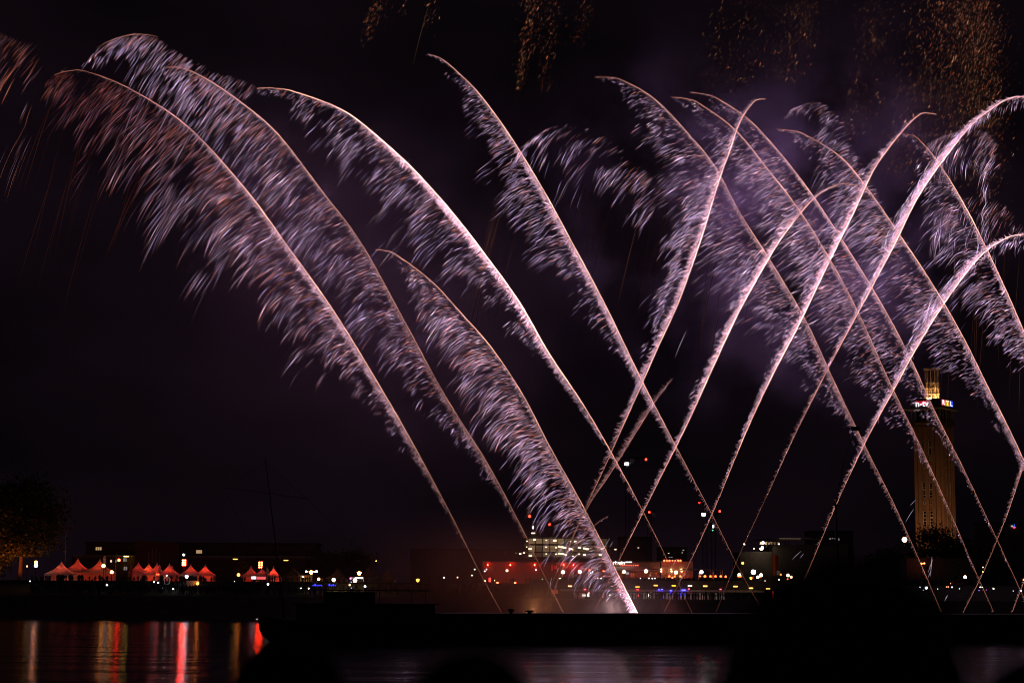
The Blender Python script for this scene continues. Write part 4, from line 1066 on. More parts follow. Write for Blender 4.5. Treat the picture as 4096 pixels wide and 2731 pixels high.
def yellow_stall():
    a_ = at(1196, 2320, 490); b_ = at(1246, 2301, 490)
    root = thing('festival_stall', 'festival stall with a warm yellow lit wall under the tiered lamp', 'stall', ((a_[0]+b_[0])/2, 492, UP_Z))
    MB().box((a_[0], 492, UP_Z), (b_[0], 492.2, b_[2])).build('back_wall', pbr('cream_canvas', (.7, .6, .42), .8, var=.08), root)
    MB().box((a_[0]-.2, 489, b_[2]+.02), (b_[0]+.2, 492.4, b_[2]+.14)).build('roof', M_CANVAS, root)
    MB().ball(((a_[0]+b_[0])/2-.6, 489.6, b_[2]-.3), .16, 6).build('stall_lamp', glow('stall_warm', (1, .5, .16), 40), root)
    for x in (a_[0], b_[0]): MB().tube([(x, 489.2, UP_Z), (x, 489.2, b_[2])], .06, 6).build('post', M_WHITEPAINT, root)
yellow_stall()
def kiosk():
    a_ = at(1395, 2330, 488); b_ = at(1452, 2308, 488)
    root = thing('kiosk', 'brightly lit white kiosk with shelves under a dark brown tent', 'kiosk', ((a_[0]+b_[0])/2, 490, UP_Z))
    MB().box((a_[0], 491, UP_Z), (b_[0], 491.2, b_[2])).build('back_wall', M_WHITEPAINT, root)
    MB().box((a_[0]-.1, 488, b_[2]), (b_[0]+.1, 491.3, b_[2]+.12)).build('roof', M_DARKMETAL, root)
    for k in range(3):
        z = UP_Z+.9+k*.5
        MB().box((a_[0]+1.6, 490.6, z), (b_[0]-.2, 490.98, z+.05)).build('shelf', M_WHITEPAINT, root)
    MB().box((a_[0]+1.6, 489.4, b_[2]-.12), (b_[0]-.2, 489.55, b_[2]-.03)).build('tube_light', glow('kiosk_tube', (1, .9, .85), 18), root)
    MB().box((a_[0], 488, UP_Z), (b_[0], 488.4, UP_Z+.85)).build('counter', M_DARKMETAL, root)
    MB().ball((a_[0]+.5, 488.1, b_[2]-.3), .25, 6).build('sign_lamp', glow('kiosk_red', (1, .05, .2), 16), root)
kiosk()
def blue_strip(label, x0, x1, y, Y):
    a_ = at(x0, y, Y); b_ = at(x1, y, Y); root = thing('light_strip', label, 'light strip', ((a_[0]+b_[0])/2, Y, a_[2]-.4), 'blue light strips on the bank edge')
    n = max(3, int((b_[0]-a_[0])/.45)); r_ = random.Random(x0)
    mb = MB()
    for k in range(n):
        x = a_[0] + (b_[0]-a_[0])*k/n; h = r_.choice([.15, .2, .3, .55])
        mb.box((x, Y, a_[2]-.14), (x+.3, Y+.1, a_[2]-.14+h))
    mb.build('led_row', glow('led_blue', (.03, .04, 1.0), 3.2), root)
    MB().box((a_[0], Y+.12, a_[2]-.4), (b_[0], Y+.3, a_[2]-.15)).build('rail', M_DARKMETAL, root)
blue_strip('blue light strip beside the ship mast, the longer one', 1250, 1291, 2340, 478)
blue_strip('blue light strip under the warm globe lamp, the shorter one', 1315, 1347, 2340, 478)

# small lights among the crowd and on the slope
spots = [(120,2323,COOL,22,.22),(428,2338,COOL,45,.32),(616,2326,COOL,28,.26),(633,2329,COOL,28,.26),(651,2350,COOL,12,.16),(693,2354,COOL,35,.26),(1072,2335,COOL,40,.34),(938,2324,COOL,10,.14),
         (1205,2352,(.95,1,.8),30,.27),(1235,2352,(.95,1,.8),24,.25),(1460,2344,COOL,45,.36),(1399,2338,(1,.5,.25),30,.33),(1405,2351,(.15,.4,1),26,.24),(1405,2327,(.2,.4,1),16,.2),(1406,2310,(1,.1,.25),16,.22),
         (3680,2347,COOL,16,.18),(3705,2350,COOL,48,.4),(3751,2354,(.7,1,.6),10,.15),(3808,2347,COOL,24,.22),(3838,2353,(.7,1,.5),10,.16),(3921,2347,WHITE,24,.2),(3929,2347,WHITE,20,.2),(3974,2353,(.9,1,.8),26,.26),(4083,2361,COOL,30,.3),
         (3693,2359,(.6,.9,.5),5,.12),(3916,2360,(.3,.2,1),8,.15),(3945,2358,(.5,.1,.6),5,.13),(4053,2362,(.6,.6,.8),4,.15),(3793,2346,(1,.25,.12),14,.25),(3786,2346,(1,.3,.15),10,.2)]
for i, (x, y, c, st, r) in enumerate(spots):
    bright_ = st > 20; st = max(2, st//6)
    side = 'below the brick tower' if x > 3000 else ('in the crowd before the tents' if x < 1100 else 'on the bank by the blue strips')
    hue = 'orange' if c[0] == 1 and c[1] < .6 else ('blue' if c[2] == 1 and c[0] < .4 else 'white')
    p = at(x, y, 474); ang = (p[1]-464)/20
    root = thing('hand_torch', '%s %s point of light shining from the dark %s' % ('bright' if bright_ else 'faint', hue, side), 'torch', p, 'small lights %s, %s %s' % (side, 'bright' if bright_ else 'faint', hue))
    r = r*.78; MB().ball(p, r, 6).build('bulb', glow('torch_%d_%d_%d' % (int(c[0]*100), int(c[1]*100), st), c, st), root)
    MB().tube([(p[0], p[1]+.05, p[2]-r-.45), (p[0], p[1]+.05, p[2]-r*.8)], .06, 6).build('handle', M_DARKMETAL, root)

# ------------------------------------------------------------------ people far away
def person_mesh(mb, x, y, z, h=1.72, turn=0.0, arm=0.0):
    """one small standing figure: legs, trunk, shoulders, neck and head in a single skin"""
    k = h/1.72
    ring = [(0, .15, .10), (.25, .13, .09), (.8, .17, .12), (.95, .19, .13), (1.15, .17, .12), (1.36, .23, .13), (1.46, .12, .09), (1.5, .06, .06), (1.56, .09, .1), (1.65, .1, .115), (1.74, .04, .05)]
    n = 7; vs = []; fs = []; ct, st_ = math.cos(turn), math.sin(turn)
    for zz, rx, ry in ring:
        for j in range(n):
            t = 2*math.pi*j/n; a_, b_ = rx*math.cos(t)*k, ry*math.sin(t)*k
            vs.append((x+a_*ct-b_*st_, y+a_*st_+b_*ct, z+zz*k))
    for i in range(len(ring)-1):
        for j in range(n): fs.append((i*n+j, i*n+(j+1) % n, (i+1)*n+(j+1) % n, (i+1)*n+j))
    fs.append(tuple(range(n-1, -1, -1))); fs.append(tuple((len(ring)-1)*n+j for j in range(n)))
    mb.add(vs, fs)
    for sgn in (-1, 1):
        sh = np.array([x+sgn*.24*k*ct, y+sgn*.24*k*st_, z+1.38*k])
        if arm and sgn == 1: el = sh + np.array([.12*k, -.1, .12*k]); hd = el + np.array([-.06*k, -.1, .28*k])
        else: el = sh + np.array([sgn*.06*k, 0, -.3*k]); hd = el + np.array([0, -.06, -.27*k])
        mb.tube([sh, el, hd], [.055*k, .045*k, .03*k], 5)
def crowd(label, x0, x1, y0, y1, Ya, Yb, n, seed, floor):
    r_ = random.Random(seed); mb = MB()
    for _ in range(n):
        Y = r_.uniform(Ya, Yb); p = at(r_.uniform(x0, x1), 2340, Y)
        person_mesh(mb, p[0], Y, floor(Y), r_.uniform(1.5, 1.9), r_.uniform(-.6, .6), r_.random() < .12)
    tag(mb.build('crowd', M_CLOTH), label, 'crowd', kind='stuff')
def slope_z(Y): return float(np.interp(Y, [451, 454, 464, 484, 487, 600], [-1, .6, QUAY_Z, 7.6, UP_Z-.3, UP_Z]))
crowd('dense dark crowd packed on the slope in front of the red tents', 120, 1320, 0, 0, 468, 489, 560, 1, slope_z)
crowd('dark crowd filling the terrace of the red lit restaurant', 2240, 2990, 0, 0, 488, 494, 330, 2, lambda Y: UP_Z)
crowd('dark crowd on the bank between the last tents and the terraces', 1320, 2230, 0, 0, 470, 489, 170, 3, slope_z)
crowd('thin dark crowd along the bank below the tower', 3620, 4110, 0, 0, 488, 494, 90, 4, lambda Y: UP_Z)
pb = MB(); person_mesh(pb, 0, 0, 0)
P0 = pb.build('person', M_CLOTH)
pb = MB(); person_mesh(pb, 0, 0, 0, 1.66, .5, 1)
P1 = pb.build('person', M_CLOTH)
used = {P0.name: False, P1.name: False}
def place_person(px, Y, z, label, group, arm=False):
    src = P1 if arm else P0
    if not used[src.name]: o = src; used[src.name] = True
    else: o = src.copy(); COL.objects.link(o)
    p = at(px, 2350, Y); o.location = (float(p[0]), Y, z); s_ = random.uniform(.92, 1.1); o.scale = (random.uniform(.9, 1.25), 1, s_)
    tag(o, label, 'person', group)
rp_ = random.Random(5)
for k in range(74):
    x = 2515 + (3090-2515)*(k+rp_.random()*.8)/74
    place_person(x, rp_.uniform(468, 473), QUAY_Z, 'dark silhouetted person standing on the lower quay before the lit arcade wall', 'people lining the lower quay', rp_.random() < .15)
for k in range(14):
    place_person(rp_.uniform(2290, 2480), rp_.uniform(468, 473), QUAY_Z, 'dark silhouetted person on the quay before the red lit arcade bays', 'people before the red arcade bays')
for k in range(16):
    place_person(rp_.uniform(196, 330), 486.8, UP_Z-.2, 'dark silhouetted person lined up before the pale and tallest tents', 'people before the first two tents')
for k in range(12):
    place_person(rp_.uniform(1470, 1530), 486.8, UP_Z-.2, 'dark silhouetted person waiting in the group beside the white kiosk', 'people waiting beside the white kiosk')
for k in range(12):
    place_person(rp_.uniform(520, 720), 487, UP_Z-.2, 'dark silhouetted person in the glow of the bright orange-red tent', 'people before the bright red tents')

# ------------------------------------------------------------------ brick halls on the far bank
def win(parent, x0, x1, y0, y1, Y, n, mat, nm='window'):
    a_ = at(x0, y1, Y); b_ = at(x1, y0, Y)
    f = MB(); fr = .08
    f.box((a_[0]-fr, Y-.10, a_[2]-fr), (b_[0]+fr, Y-.02, a_[2])); f.box((a_[0]-fr, Y-.10, b_[2]), (b_[0]+fr, Y-.02, b_[2]+fr))
    wd = (b_[0]-a_[0])/n
    for k in range(n+1): f.box((a_[0]+k*wd-fr*.6, Y-.10, a_[2]), (a_[0]+k*wd+fr*.6, Y-.02, b_[2]))
    o = f.build(nm, M_DARKMETAL, parent)
    p = MB()
    for k in range(n): p.box((a_[0]+k*wd+fr*.65, Y-.06, a_[2]), (a_[0]+(k+1)*wd-fr*.65, Y-.03, b_[2]))
    p.build('pane', mat, o)
M_LIT = glow('lit_window_warm', (1.0, .66, .32), .42)
M_LITW = glow('lit_window_white', (1.0, .78, .6), .75)
M_LITC = glow('lit_window_cool', (.8, .66, .62), .22)
def hall():
    Y = 548; a_ = at(283, 2330, Y); b_ = at(1290, 2330, Y); z1 = float(at(700, 2226, Y)[2])
    root = thing('brick_hall', 'long dark brick exhibition hall behind the red tents with lit windows', 'building', ((a_[0]+b_[0])/2, Y+10, UP_Z))
    MB().box((a_[0], Y, UP_Z), (b_[0], Y+26, z1)).build('wall', M_BRICK, root)
    MB().box((a_[0]-.3, Y-.4, z1), (b_[0]+.3, Y+26.3, z1+.4)).build('cornice', M_CONCRETE, root)
    mb = MB(); x = a_[0]+.5
    while x < b_[0]-.6: mb.box((x, Y-.22, z1-.42), (x+.35, Y-.003, z1-.02)); x += .95
    mb.build('dentil_row', M_CONCRETE, root)
    Y2 = Y+9; z2 = float(at(700, 2172, Y2)[2])
    MB().box((a_[0]+2, Y2, z1+.41), (b_[0]-3, Y2+14, z2)).build('attic', M_BRICK, root)
    MB().box((a_[0]+1.4, Y2-.5, z2), (b_[0]-2.4, Y2+14.5, z2+.3)).build('roof', M_ROOF, root)
    win(root, 382, 407, 2187, 2199, Y2-.001, 3, M_LIT); win(root, 784, 809, 2199, 2212, Y2-.001, 3, M_LIT)
    win(root, 440, 449, 2238, 2248, Y, 1, M_LITW); win(root, 460, 468, 2239, 2248, Y, 1, M_LITC); win(root, 492, 509, 2231, 2245, Y, 2, M_LITC, 'window')
    win(root, 494, 510, 2265, 2279, Y, 1, M_LITC, 'door')
    Yg = Y-6; g0 = at(536, 2330, Yg); g1 = at(712, 2330, Yg); zg = float(at(620, 2172, Yg)[2]); za = float(at(620, 2160, Yg)[2])
    MB().prism([(g0[0], UP_Z), (g1[0], UP_Z), (g1[0], zg), (g0[0]+1, za), (g0[0], za)], Yg, Y-.01).build('gable_block', M_BRICK, root)
    w = MB(); xa = float(at(595, 2200, Yg)[0]); xb = float(at(640, 2200, Yg)[0]); zb0 = float(at(600, 2250, Yg)[2]); zb1 = float(at(600, 2208, Yg)[2])
    for k in range(4):
        x = xa + (xb-xa)*k/3; w.box((x-.12, Yg-.14, zb0), (x+.12, Yg-.003, zb1 + 1.2*math.sin(math.pi*k/3)))
    w.build('arched_window', M_CONCRETE, root)
hall()

# ------------------------------------------------------------------ lit office floors behind the terraces
def offices():
    Y = 590; xs0, xs1 = 2080, 2440
    a_ = at(2100, 2230, Y); b_ = at(2445, 2230, Y); zf = lambda py: float(at(2260, py, Y)[2])
    root = thing('office_block', 'dark office block with three warm lit glazed floors', 'building', ((a_[0]+b_[0])/2, Y+8, UP_Z))
    x0, x1 = float(a_[0]), float(b_[0])
    MB().box((x0, Y+7.2, UP_Z), (x1, Y+16, zf(2150))).build('core', M_DARKCONC, root)
    floors = [(2158, 2172, 2205), (2182, 2206, 2240), (2212, 2226, 2250)]
    slabs = [2150, 2177, 2208, 2228, 2240]
    for y in slabs:
        MB().box((x0-.4, Y-.5, zf(y)-.28), (x1+.4, Y+7.1, zf(y)+.28)).build('floor_slab', M_DARKCONC, root)
    r_ = random.Random(3)
    cols = np.linspace(x0+1, x1-1, 12)
    for i in range(len(slabs)-2):
        zt_, zb_ = zf(slabs[i])-.29, zf(slabs[i+1])+.29
        bay = 0
        for k in range(11):
            u0, u1 = cols[k]+.16, cols[k+1]-.16
            lit = k in ((0, 1, 2, 3, 4, 5), (0, 2, 3, 4, 5), (0, 2, 4, 5, 7))[i] and not (k == 1 and i)
            m_ = [glow('bay_warm', (1, .62, .30), .24), glow('bay_dim', (1, .62, .32), .09)][0 if lit and k < 5 else 1]
            o = MB().box((u0, Y+2.9, zb_), (u1, Y+3.0, zt_)).build('window_bay', m_, root)
            mb = MB()
            for j in range(1, 5):
                z = zb_ + (zt_-zb_)*j/5; mb.box((u0, Y+2.72, z-.05), (u1, Y+2.8, z+.05))
            mb.build('louvre', M_DARKMETAL, o)
        for x in cols: MB().box((x-.15, Y+2.4, zb_), (x+.15, Y+2.8, zt_)).build('column', M_DARKCONC, root)
    lights = [(2138,2157,1.0),(2185,2160,.4),(2219,2161,1.2),(2301,2164,.8),(2121,2194,1.2),(2236,2185,.6),(2248,2187,1.1),(2259,2190,1.1),(2281,2194,1.0),(2290,2197,.6),(2318,2189,1.1),(2339,2192,1.1),(2349,2195,1.1),(2409,2193,1.2),
              (2121,2221,1.1),(2185,2214,.5),(2225,2215,.6),(2236,2213,.6),(2248,2214,1.1),(2261,2217,1.0),(2316,2215,.7),(2338,2218,1.0),(2401,2217,1.0),(2185,2187,.5),(2225,2189,.6),(2081,2214,.8),(2096,2210,.6),(2108,2163,.4),(2107,2186,.4),(2282,2165,.4),(2462,2196,.6),(2291,2223,.5)]
    for x, y, s_ in lights:
        p = at(x, y, Y-.9)
        MB().box((p[0]-.42*s_, p[1]-.1, p[2]-.14*s_-.06), (p[0]+.42*s_, p[1]+.4, p[2]+.14*s_+.06)).build('ceiling_lamp', glow('office_lamp', (1.0, .74, .42), 4), root)
    p0 = at(2125, 2140, Y); p1 = at(2162, 2128, Y)
    MB().box((p0[0], Y+2, zf(2150)+.3), (p1[0], Y+9, p1[2])).build('roof_house', M_DARKCONC, root)
    for x in (2129, 2136):
        p = at(x, 2131, Y+1.8); MB().box((p[0]-.3, p[1]-.1, p[2]-.15), (p[0]+.3, p[1]+.19, p[2]+.15)).build('roof_lamp', glow('office_lamp', (1.0, .74, .42), 4), root)
offices()
def dark_block(label, x0, x1, ytop, Y, wins, depth=14):
    a_ = at(x0, 2330, Y); b_ = at(x1, ytop, Y)
    root = thing('city_block', label, 'building', ((a_[0]+b_[0])/2, Y+depth/2, UP_Z))
    MB().box((a_[0], Y, UP_Z), (b_[0], Y+depth, b_[2])).build('wall', M_DARKCONC, root)
    MB().box((a_[0]-.2, Y-.2, b_[2]), (b_[0]+.2, Y+depth+.2, b_[2]+.4)).build('roof', M_ROOF, root)
    for w_ in wins: win(root, *w_[:4], Y, w_[4], w_[5])
    return root
dark_block('dark block with one pale lit double window above the white sign', 2480, 2605, 2150, 660, [(2550, 2557, 2187, 2193, 2, M_LITW)])
dark_block('low black block with scattered small lights above the roof lamps', 2640, 2748, 2192, 640, [(2671, 2678, 2210, 2213, 1, M_LITW), (2730, 2737, 2198, 2201, 2, M_LITW), (2726, 2731, 2208, 2211, 1, M_LITW), (2674, 2692, 2226, 2229, 2, M_LITC)])
dark_block('wide black block behind the launch smoke', 1640, 2075, 2200, 640, [(2020, 2024, 2188+22, 2213, 1, M_LITC), (2062, 2066, 2169+40, 2212, 1, M_LITW)])

# ------------------------------------------------------------------ restaurant terraces with red light
M_PLASTER = pbr('red_tinted_render', (.26, .15, .12), .85, var=.12)  # red light on the walls is partly put into this colour
def restaurant():
    Y = 505; zf = lambda py: float(at(2450, py, Y)[2]); X = lambda px: float(at(px, 2270, Y)[0])
    root = thing('terrace_restaurant', 'long low restaurant washed in red light with a white and red roof sign', 'restaurant', (X(2400), Y+6, UP_Z))
    MB().box((X(1930), Y, UP_Z), (X(2640), Y+14, zf(2247))).build('wall', M_PLASTER, root)
    MB().box((X(1925), Y-1.6, zf(2247)), (X(2642), Y+14.4, zf(2247)+.3)).build('roof', M_ROOF, root)
    MB().box((X(2643), Y-1.4, UP_Z), (X(2770), Y+13, zf(2243))).build('wing', M_PLASTER, root)
    # sloping awning under the sign
    aw = MB(); z0, z1 = zf(2279), zf(2264)
    aw.add([(X(2440), Y-4.2, z0), (X(2625), Y-4.2, z0), (X(2600), Y-.02, z1), (X(2440), Y-.02, z1), (X(2440), Y-4.2, z0-.15), (X(2625), Y-4.2, z0-.15), (X(2600), Y-.02, z1-.15), (X(2440), Y-.02, z1-.15)],
           [(0,1,2,3),(7,6,5,4),(0,4,5,1),(1,5,6,2),(2,6,7,3),(3,7,4,0)])
    aw.build('awning', M_CANVAS, root)
    gi = glow('restaurant_inside_red', (1, .10, .03), .42); gd = glow('restaurant_inside_dim', (1, .22, .07), .14); gr = glow('restaurant_panel_red', (1, .03, .025), .35)
    for (x0, x1, y0, y1, m_) in ((1962, 1972, 2262, 2280, gd), (2204, 2211, 2259, 2281, gr), (2216, 2230, 2260, 2274, gr), (2234, 2242, 2262, 2278, gd), (2256, 2272, 2258, 2270, gi), (2310, 2330, 2262, 2276, gr), (2330, 2348, 2269, 2279, gi), (2352, 2372, 2266, 2280, gd), (2380, 2392, 2266, 2290, gd),
                                 (2480, 2486, 2290, 2303, gd), (2523, 2536, 2289, 2304, gi), (2538, 2546, 2289, 2304, gd), (2575, 2588, 2290, 2305, gd), (2604, 2614, 2286, 2296, gd), (2619, 2627, 2287, 2296, gi)):
        a_ = at(x0, y1, Y-.2); b_ = at(x1, y0, Y-.2)
        o = MB().box((a_[0], Y-.12, max(a_[2], UP_Z)), (b_[0], Y-.05, b_[2])).build('window', m_, root)
        f = MB(); f.box((a_[0]-.1, Y-.16, b_[2]), (b_[0]+.1, Y-.04, b_[2]+.1)); f.box(((a_[0]+b_[0])/2-.05, Y-.2, max(a_[2], UP_Z)), ((a_[0]+b_[0])/2+.05, Y-.125, b_[2])); f.build('frame', M_DARKMETAL, o)
    for x0, x1, y0, y1 in ((2658, 2664, 2281, 2296), (2702, 2708, 2281, 2300), (2730, 2742, 2282, 2300)):
        a_ = at(x0, y1, Y-1.6); b_ = at(x1, y0, Y-1.6)
        MB().box((a_[0], Y-1.5, max(a_[2], UP_Z)), (b_[0], Y-1.42, b_[2])).build('window', gi, root)
    # white glass windows
    for x0, x1 in ((2506, 2509), (2511, 2514)):
        a_ = at(x0, 2296, Y-.2); b_ = at(x1, 2287, Y-.2); MB().box((a_[0], Y-.2, a_[2]), (b_[0], Y-.13, b_[2])).build('window', glow('cold_pane', (.8, .85, 1), .8), root)
    # lettering
    sg = glow('sign_cool_white', (.95, 1.0, .88), 2.6)
    q = at(2451, 2255, Y-1.75); q2 = at(2500, 2255, Y-1.75)
    wl = text_mesh('white_sign', 'rhein', 1.25, .08, sg, root, q, (1, 0, 0), width=float(q2[0]-q[0]))
    for k in range(4):
        p = at(2505+k*6.3, 2247, Y-1.75); b = MB(); h = .17
        for lo, hi in (((-h, -h), (h, -h+.09)), ((-h, h-.09), (h, h)), ((-h, -h+.09), (-h+.09, h-.09)), ((h-.09, -h+.09), (h, h-.09))):
            b.box((p[0]+lo[0], p[1]-.05, p[2]+lo[1]), (p[0]+hi[0], p[1]+.05, p[2]+hi[1]))
        b.build('sign_ring', sg, root)
    sr = glow('sign_red_letters', (1.0, .10, .05), 5.5)
    for k, ch in enumerate('terrassen'):
        p = at(2480+k*8.6, 2262, Y-1.75); text_mesh('red_sign_letter', ch, .66, .06, sr, root, p, (1, 0, 0))
    # red wall spots along the eaves
    for x in (1951, 2041, 2139, 2255, 2294):
        p = at(x, 2258, Y-1.2); MB().ball(p, .15, 6).build('wall_spot', glow('red_spot', (1, .025, .012), 190), root)
    for x, y in ((2657,2241),(2669,2241),(2678,2241),(2690,2241),(2701,2241),(2713,2241),(2722,2241)):
        p = at(x, y, Y-2.2); MB().ball(p, .27 if x not in (2690, 2701) else .2, 6).build('roof_lamp', glow('red_roof_lamp', (1, .07, .025), 9), root)
    # wall sconces with light up and down
    for x, y in ((2645, 2280), (2686, 2280), (2726, 2280)):
        p = at(x, y, Y-1.9)
        MB().box((p[0]-.1, p[1], p[2]-.12), (p[0]+.1, Y-1.41, p[2]+.12)).build('wall_sconce', M_DARKMETAL, root)
        for sg_ in (-1, 1): MB().lathe((p[0], p[1], p[2]+sg_*.28), [(.05, -.14), (.17, -.1), (.17, .1), (.05, .14)], 8).build('sconce_lamp', glow('sconce_glow', (1, .6, .28), 26), root)
    for x in (2652, 2680, 2708, 2738, 2762, 2520, 2560, 2600, 2420, 2060, 1990):
        p = at(x, 2300, Y-2.6); MB().box((p[0]-.3, p[1]-.1, UP_Z+.02), (p[0]+.3, p[1]+.1, UP_Z+.3)).build('added_red_fill', glow('red_fill_glow', (1, .07, .03), 36), root)  # glowing boxes added along the foot to redden the facade
    # soffit bulkhead and parapet band
    MB().box((X(1930), Y-.3, zf(2256)), (X(2440), Y-.02, zf(2249))).build('fascia_board', M_PLASTER, root)
restaurant()
def pergola():
    Y = 498; a_ = at(2725, 2276, Y); b_ = at(2890, 2276, Y)
    root = thing('pergola', 'thin dark pergola frame on the terrace beside the restaurant wing', 'pergola', ((a_[0]+b_[0])/2, Y+2, UP_Z))
    for yy in (Y, Y+4): MB().box((a_[0], yy, a_[2]-.12), (b_[0], yy+.15, a_[2]+.08)).build('beam', M_DARKMETAL, root)
    for k in range(5):
        x = a_[0] + (b_[0]-a_[0])*k/4
        for yy in (Y, Y+4): MB().box((x-.08, yy+.01, UP_Z), (x+.08, yy+.14, a_[2]-.125)).build('post', pbr('red_brown_post', (.22, .1, .08), .7), root)
pergola()
def parasol(label, px, Y, h=3.4):
    p = at(px, 2310, Y); root = thing('parasol', label, 'parasol', (p[0], Y, UP_Z), 'folded parasols on the terrace')
    MB().lathe((p[0], Y, UP_Z+.9), [(.08, 0), (.26, .15), (.2, 1.1), (.12, 2.0), (.03, h-.9)], 10).build('folded_canopy', M_CANVAS, root)
    MB().tube([(p[0], Y, UP_Z), (p[0], Y, UP_Z+.95)], .05, 6).build('pole', M_DARKMETAL, root)
for lab, px in (('folded pale parasol before the lit restaurant windows, near the globe lamp', 2601), ('folded white parasol under the pergola beside a globe lamp', 2797), ('folded pale parasol under the far half of the pergola', 2853),
                ('folded dim parasol before the red glowing restaurant panels', 2292), ('folded dim parasol beside the low comet on the terrace', 2355)):
    parasol(lab, px, 495)
# globe lamps and table lamps on the terrace
for lab, x, y, c, st, r in (('white globe lamp above two small red ones at the awning edge', 2496, 2285, SOFT, 9, .42), ('striped white globe lamp at the end of the awning', 2584, 2283, SOFT, 14, .48), ('white globe lamp above two red ones at the wing door', 2704, 2288, SOFT, 9, .45),
                          ('white globe lamp under the pergola roof', 2806, 2287, WHITE, 10, .46), ('white globe lamp with two red lamps past the pergola', 2957, 2297, SOFT, 9, .38), ('brilliant white star-like lamp past the pergola', 3014, 2287, COOL, 30, .6),
                          ('warm globe lamp right beside the brilliant star-like one', 3044, 2299, SOFT, 9, .46), ('faint globe lamp between the brilliant and the warm one', 3031, 2307, SOFT, 9, .38), ('large white globe lamp before the red glowing panels', 2252, 2287, SOFT, 9, .48),
                          ('striped globe lamp between folded dim parasols', 2319, 2285, SOFT, 10, .45), ('dull globe lamp far along the restaurant, in smoke', 2028, 2281, SOFT, 3, .38), ('dim striped globe lamp before the tall banners', 3152, 2300, SOFT, 9, .42), ('weaker dim globe lamp behind the striped one', 3165, 2307, SOFT, 5, .36),
                          ('orange lamp hanging high past the pergola', 2971, 2251, AMB, 10, .33), ('orange tiered lamp below the brilliant one', 3004, 2311, AMB, 7, .4), ('orange star-like lamp standing alone before the tower', 3618, 2157, (1, .5, .18), 20, .75)):
    lamp('globe_lamp' if 'globe' in lab else 'street_lamp', lab, x, y, 494 if x < 3400 else 560, c, st, r, head='tier' if 'tiered' in lab else 'globe')
for x, y, r in ((2677,2304,.3),(2700,2304,.3),(2722,2304,.3),(2801,2304,.2),(2820,2304,.36),(2842,2304,.3),(2862,2304,.3),(2883,2304,.3),(2903,2305,.3),(2492,2290,.28),(2499,2290,.26),(2700,2293,.3),(2707,2293,.22),(2954,2303,.3),(2961,2303,.32),(3041,2305,.26),(2358,2279,.24),(2414,2283,.24),(2253,2292,.18),(3123,2297,.26),(3151,2315,.24)):
    lamp('table_lamp', 'small orange-red lamp glowing on a terrace table', x, y, 495, (1, .10, .02), 7, r, cat='lamp', group='orange-red lamps along the terrace', n=6)
for x, y, c in ((2511,2327,COOL),(2595,2312,WHITE),(2562,2313,COOL),(2608,2313,COOL),(2619,2312,COOL),(2144,2278,COOL),(1946,2276,COOL),(1939,2283,COOL),(2362,2291,COOL),(2370,2287,COOL),(2335,2322,COOL),(2170,2317,(.5,1,.4)),(1899,2276,(.6,1,.4)),(1888,2300,(.7,1,.5)),(1830,2308,SOFT),(1776,2309,WHITE),(3033,2326,WHITE),(3045,2327,WHITE),(3060,2323,WHITE),(3116,2317,WHITE),(2240,2312,(.6,1,.5)),(2404,2312,COOL),(1940,2322,(.7,1,.5)),(1978,2320,(.6,1,.4)),(2380,2311,(1,.4,.15)),(2391,2311,(1,.4,.2))):
    lamp('lantern', 'tiny pale lantern point among the terrace crowd', x, y, 490, c, 5, .17, cat='lantern', group='tiny pale lanterns in the terrace crowd', n=6, pole=False)
lamp('stake_lamp', 'tall glowing red column lamp before the wing wall', 2690, 2309, 494, (1, .06, .03), 12, .3, head='tier', cat='lamp')
def red_box():
    p = at(1959, 2317, 478); root = thing('vending_box', 'glowing red box standing alone in the smoky bank', 'box', (p[0], 478, slope_z(478)))
    MB().box((p[0]-.28, 478, p[2]-.6), (p[0]+.28, 478.5, p[2]+.5)).build('lit_front', glow('vending_red', (1, .06, .05), 3.0), root)
    MB().box((p[0]-.34, 478.02, slope_z(478)-.1), (p[0]+.34, 478.6, p[2]-.61)).build('plinth', M_DARKMETAL, root)
red_box()

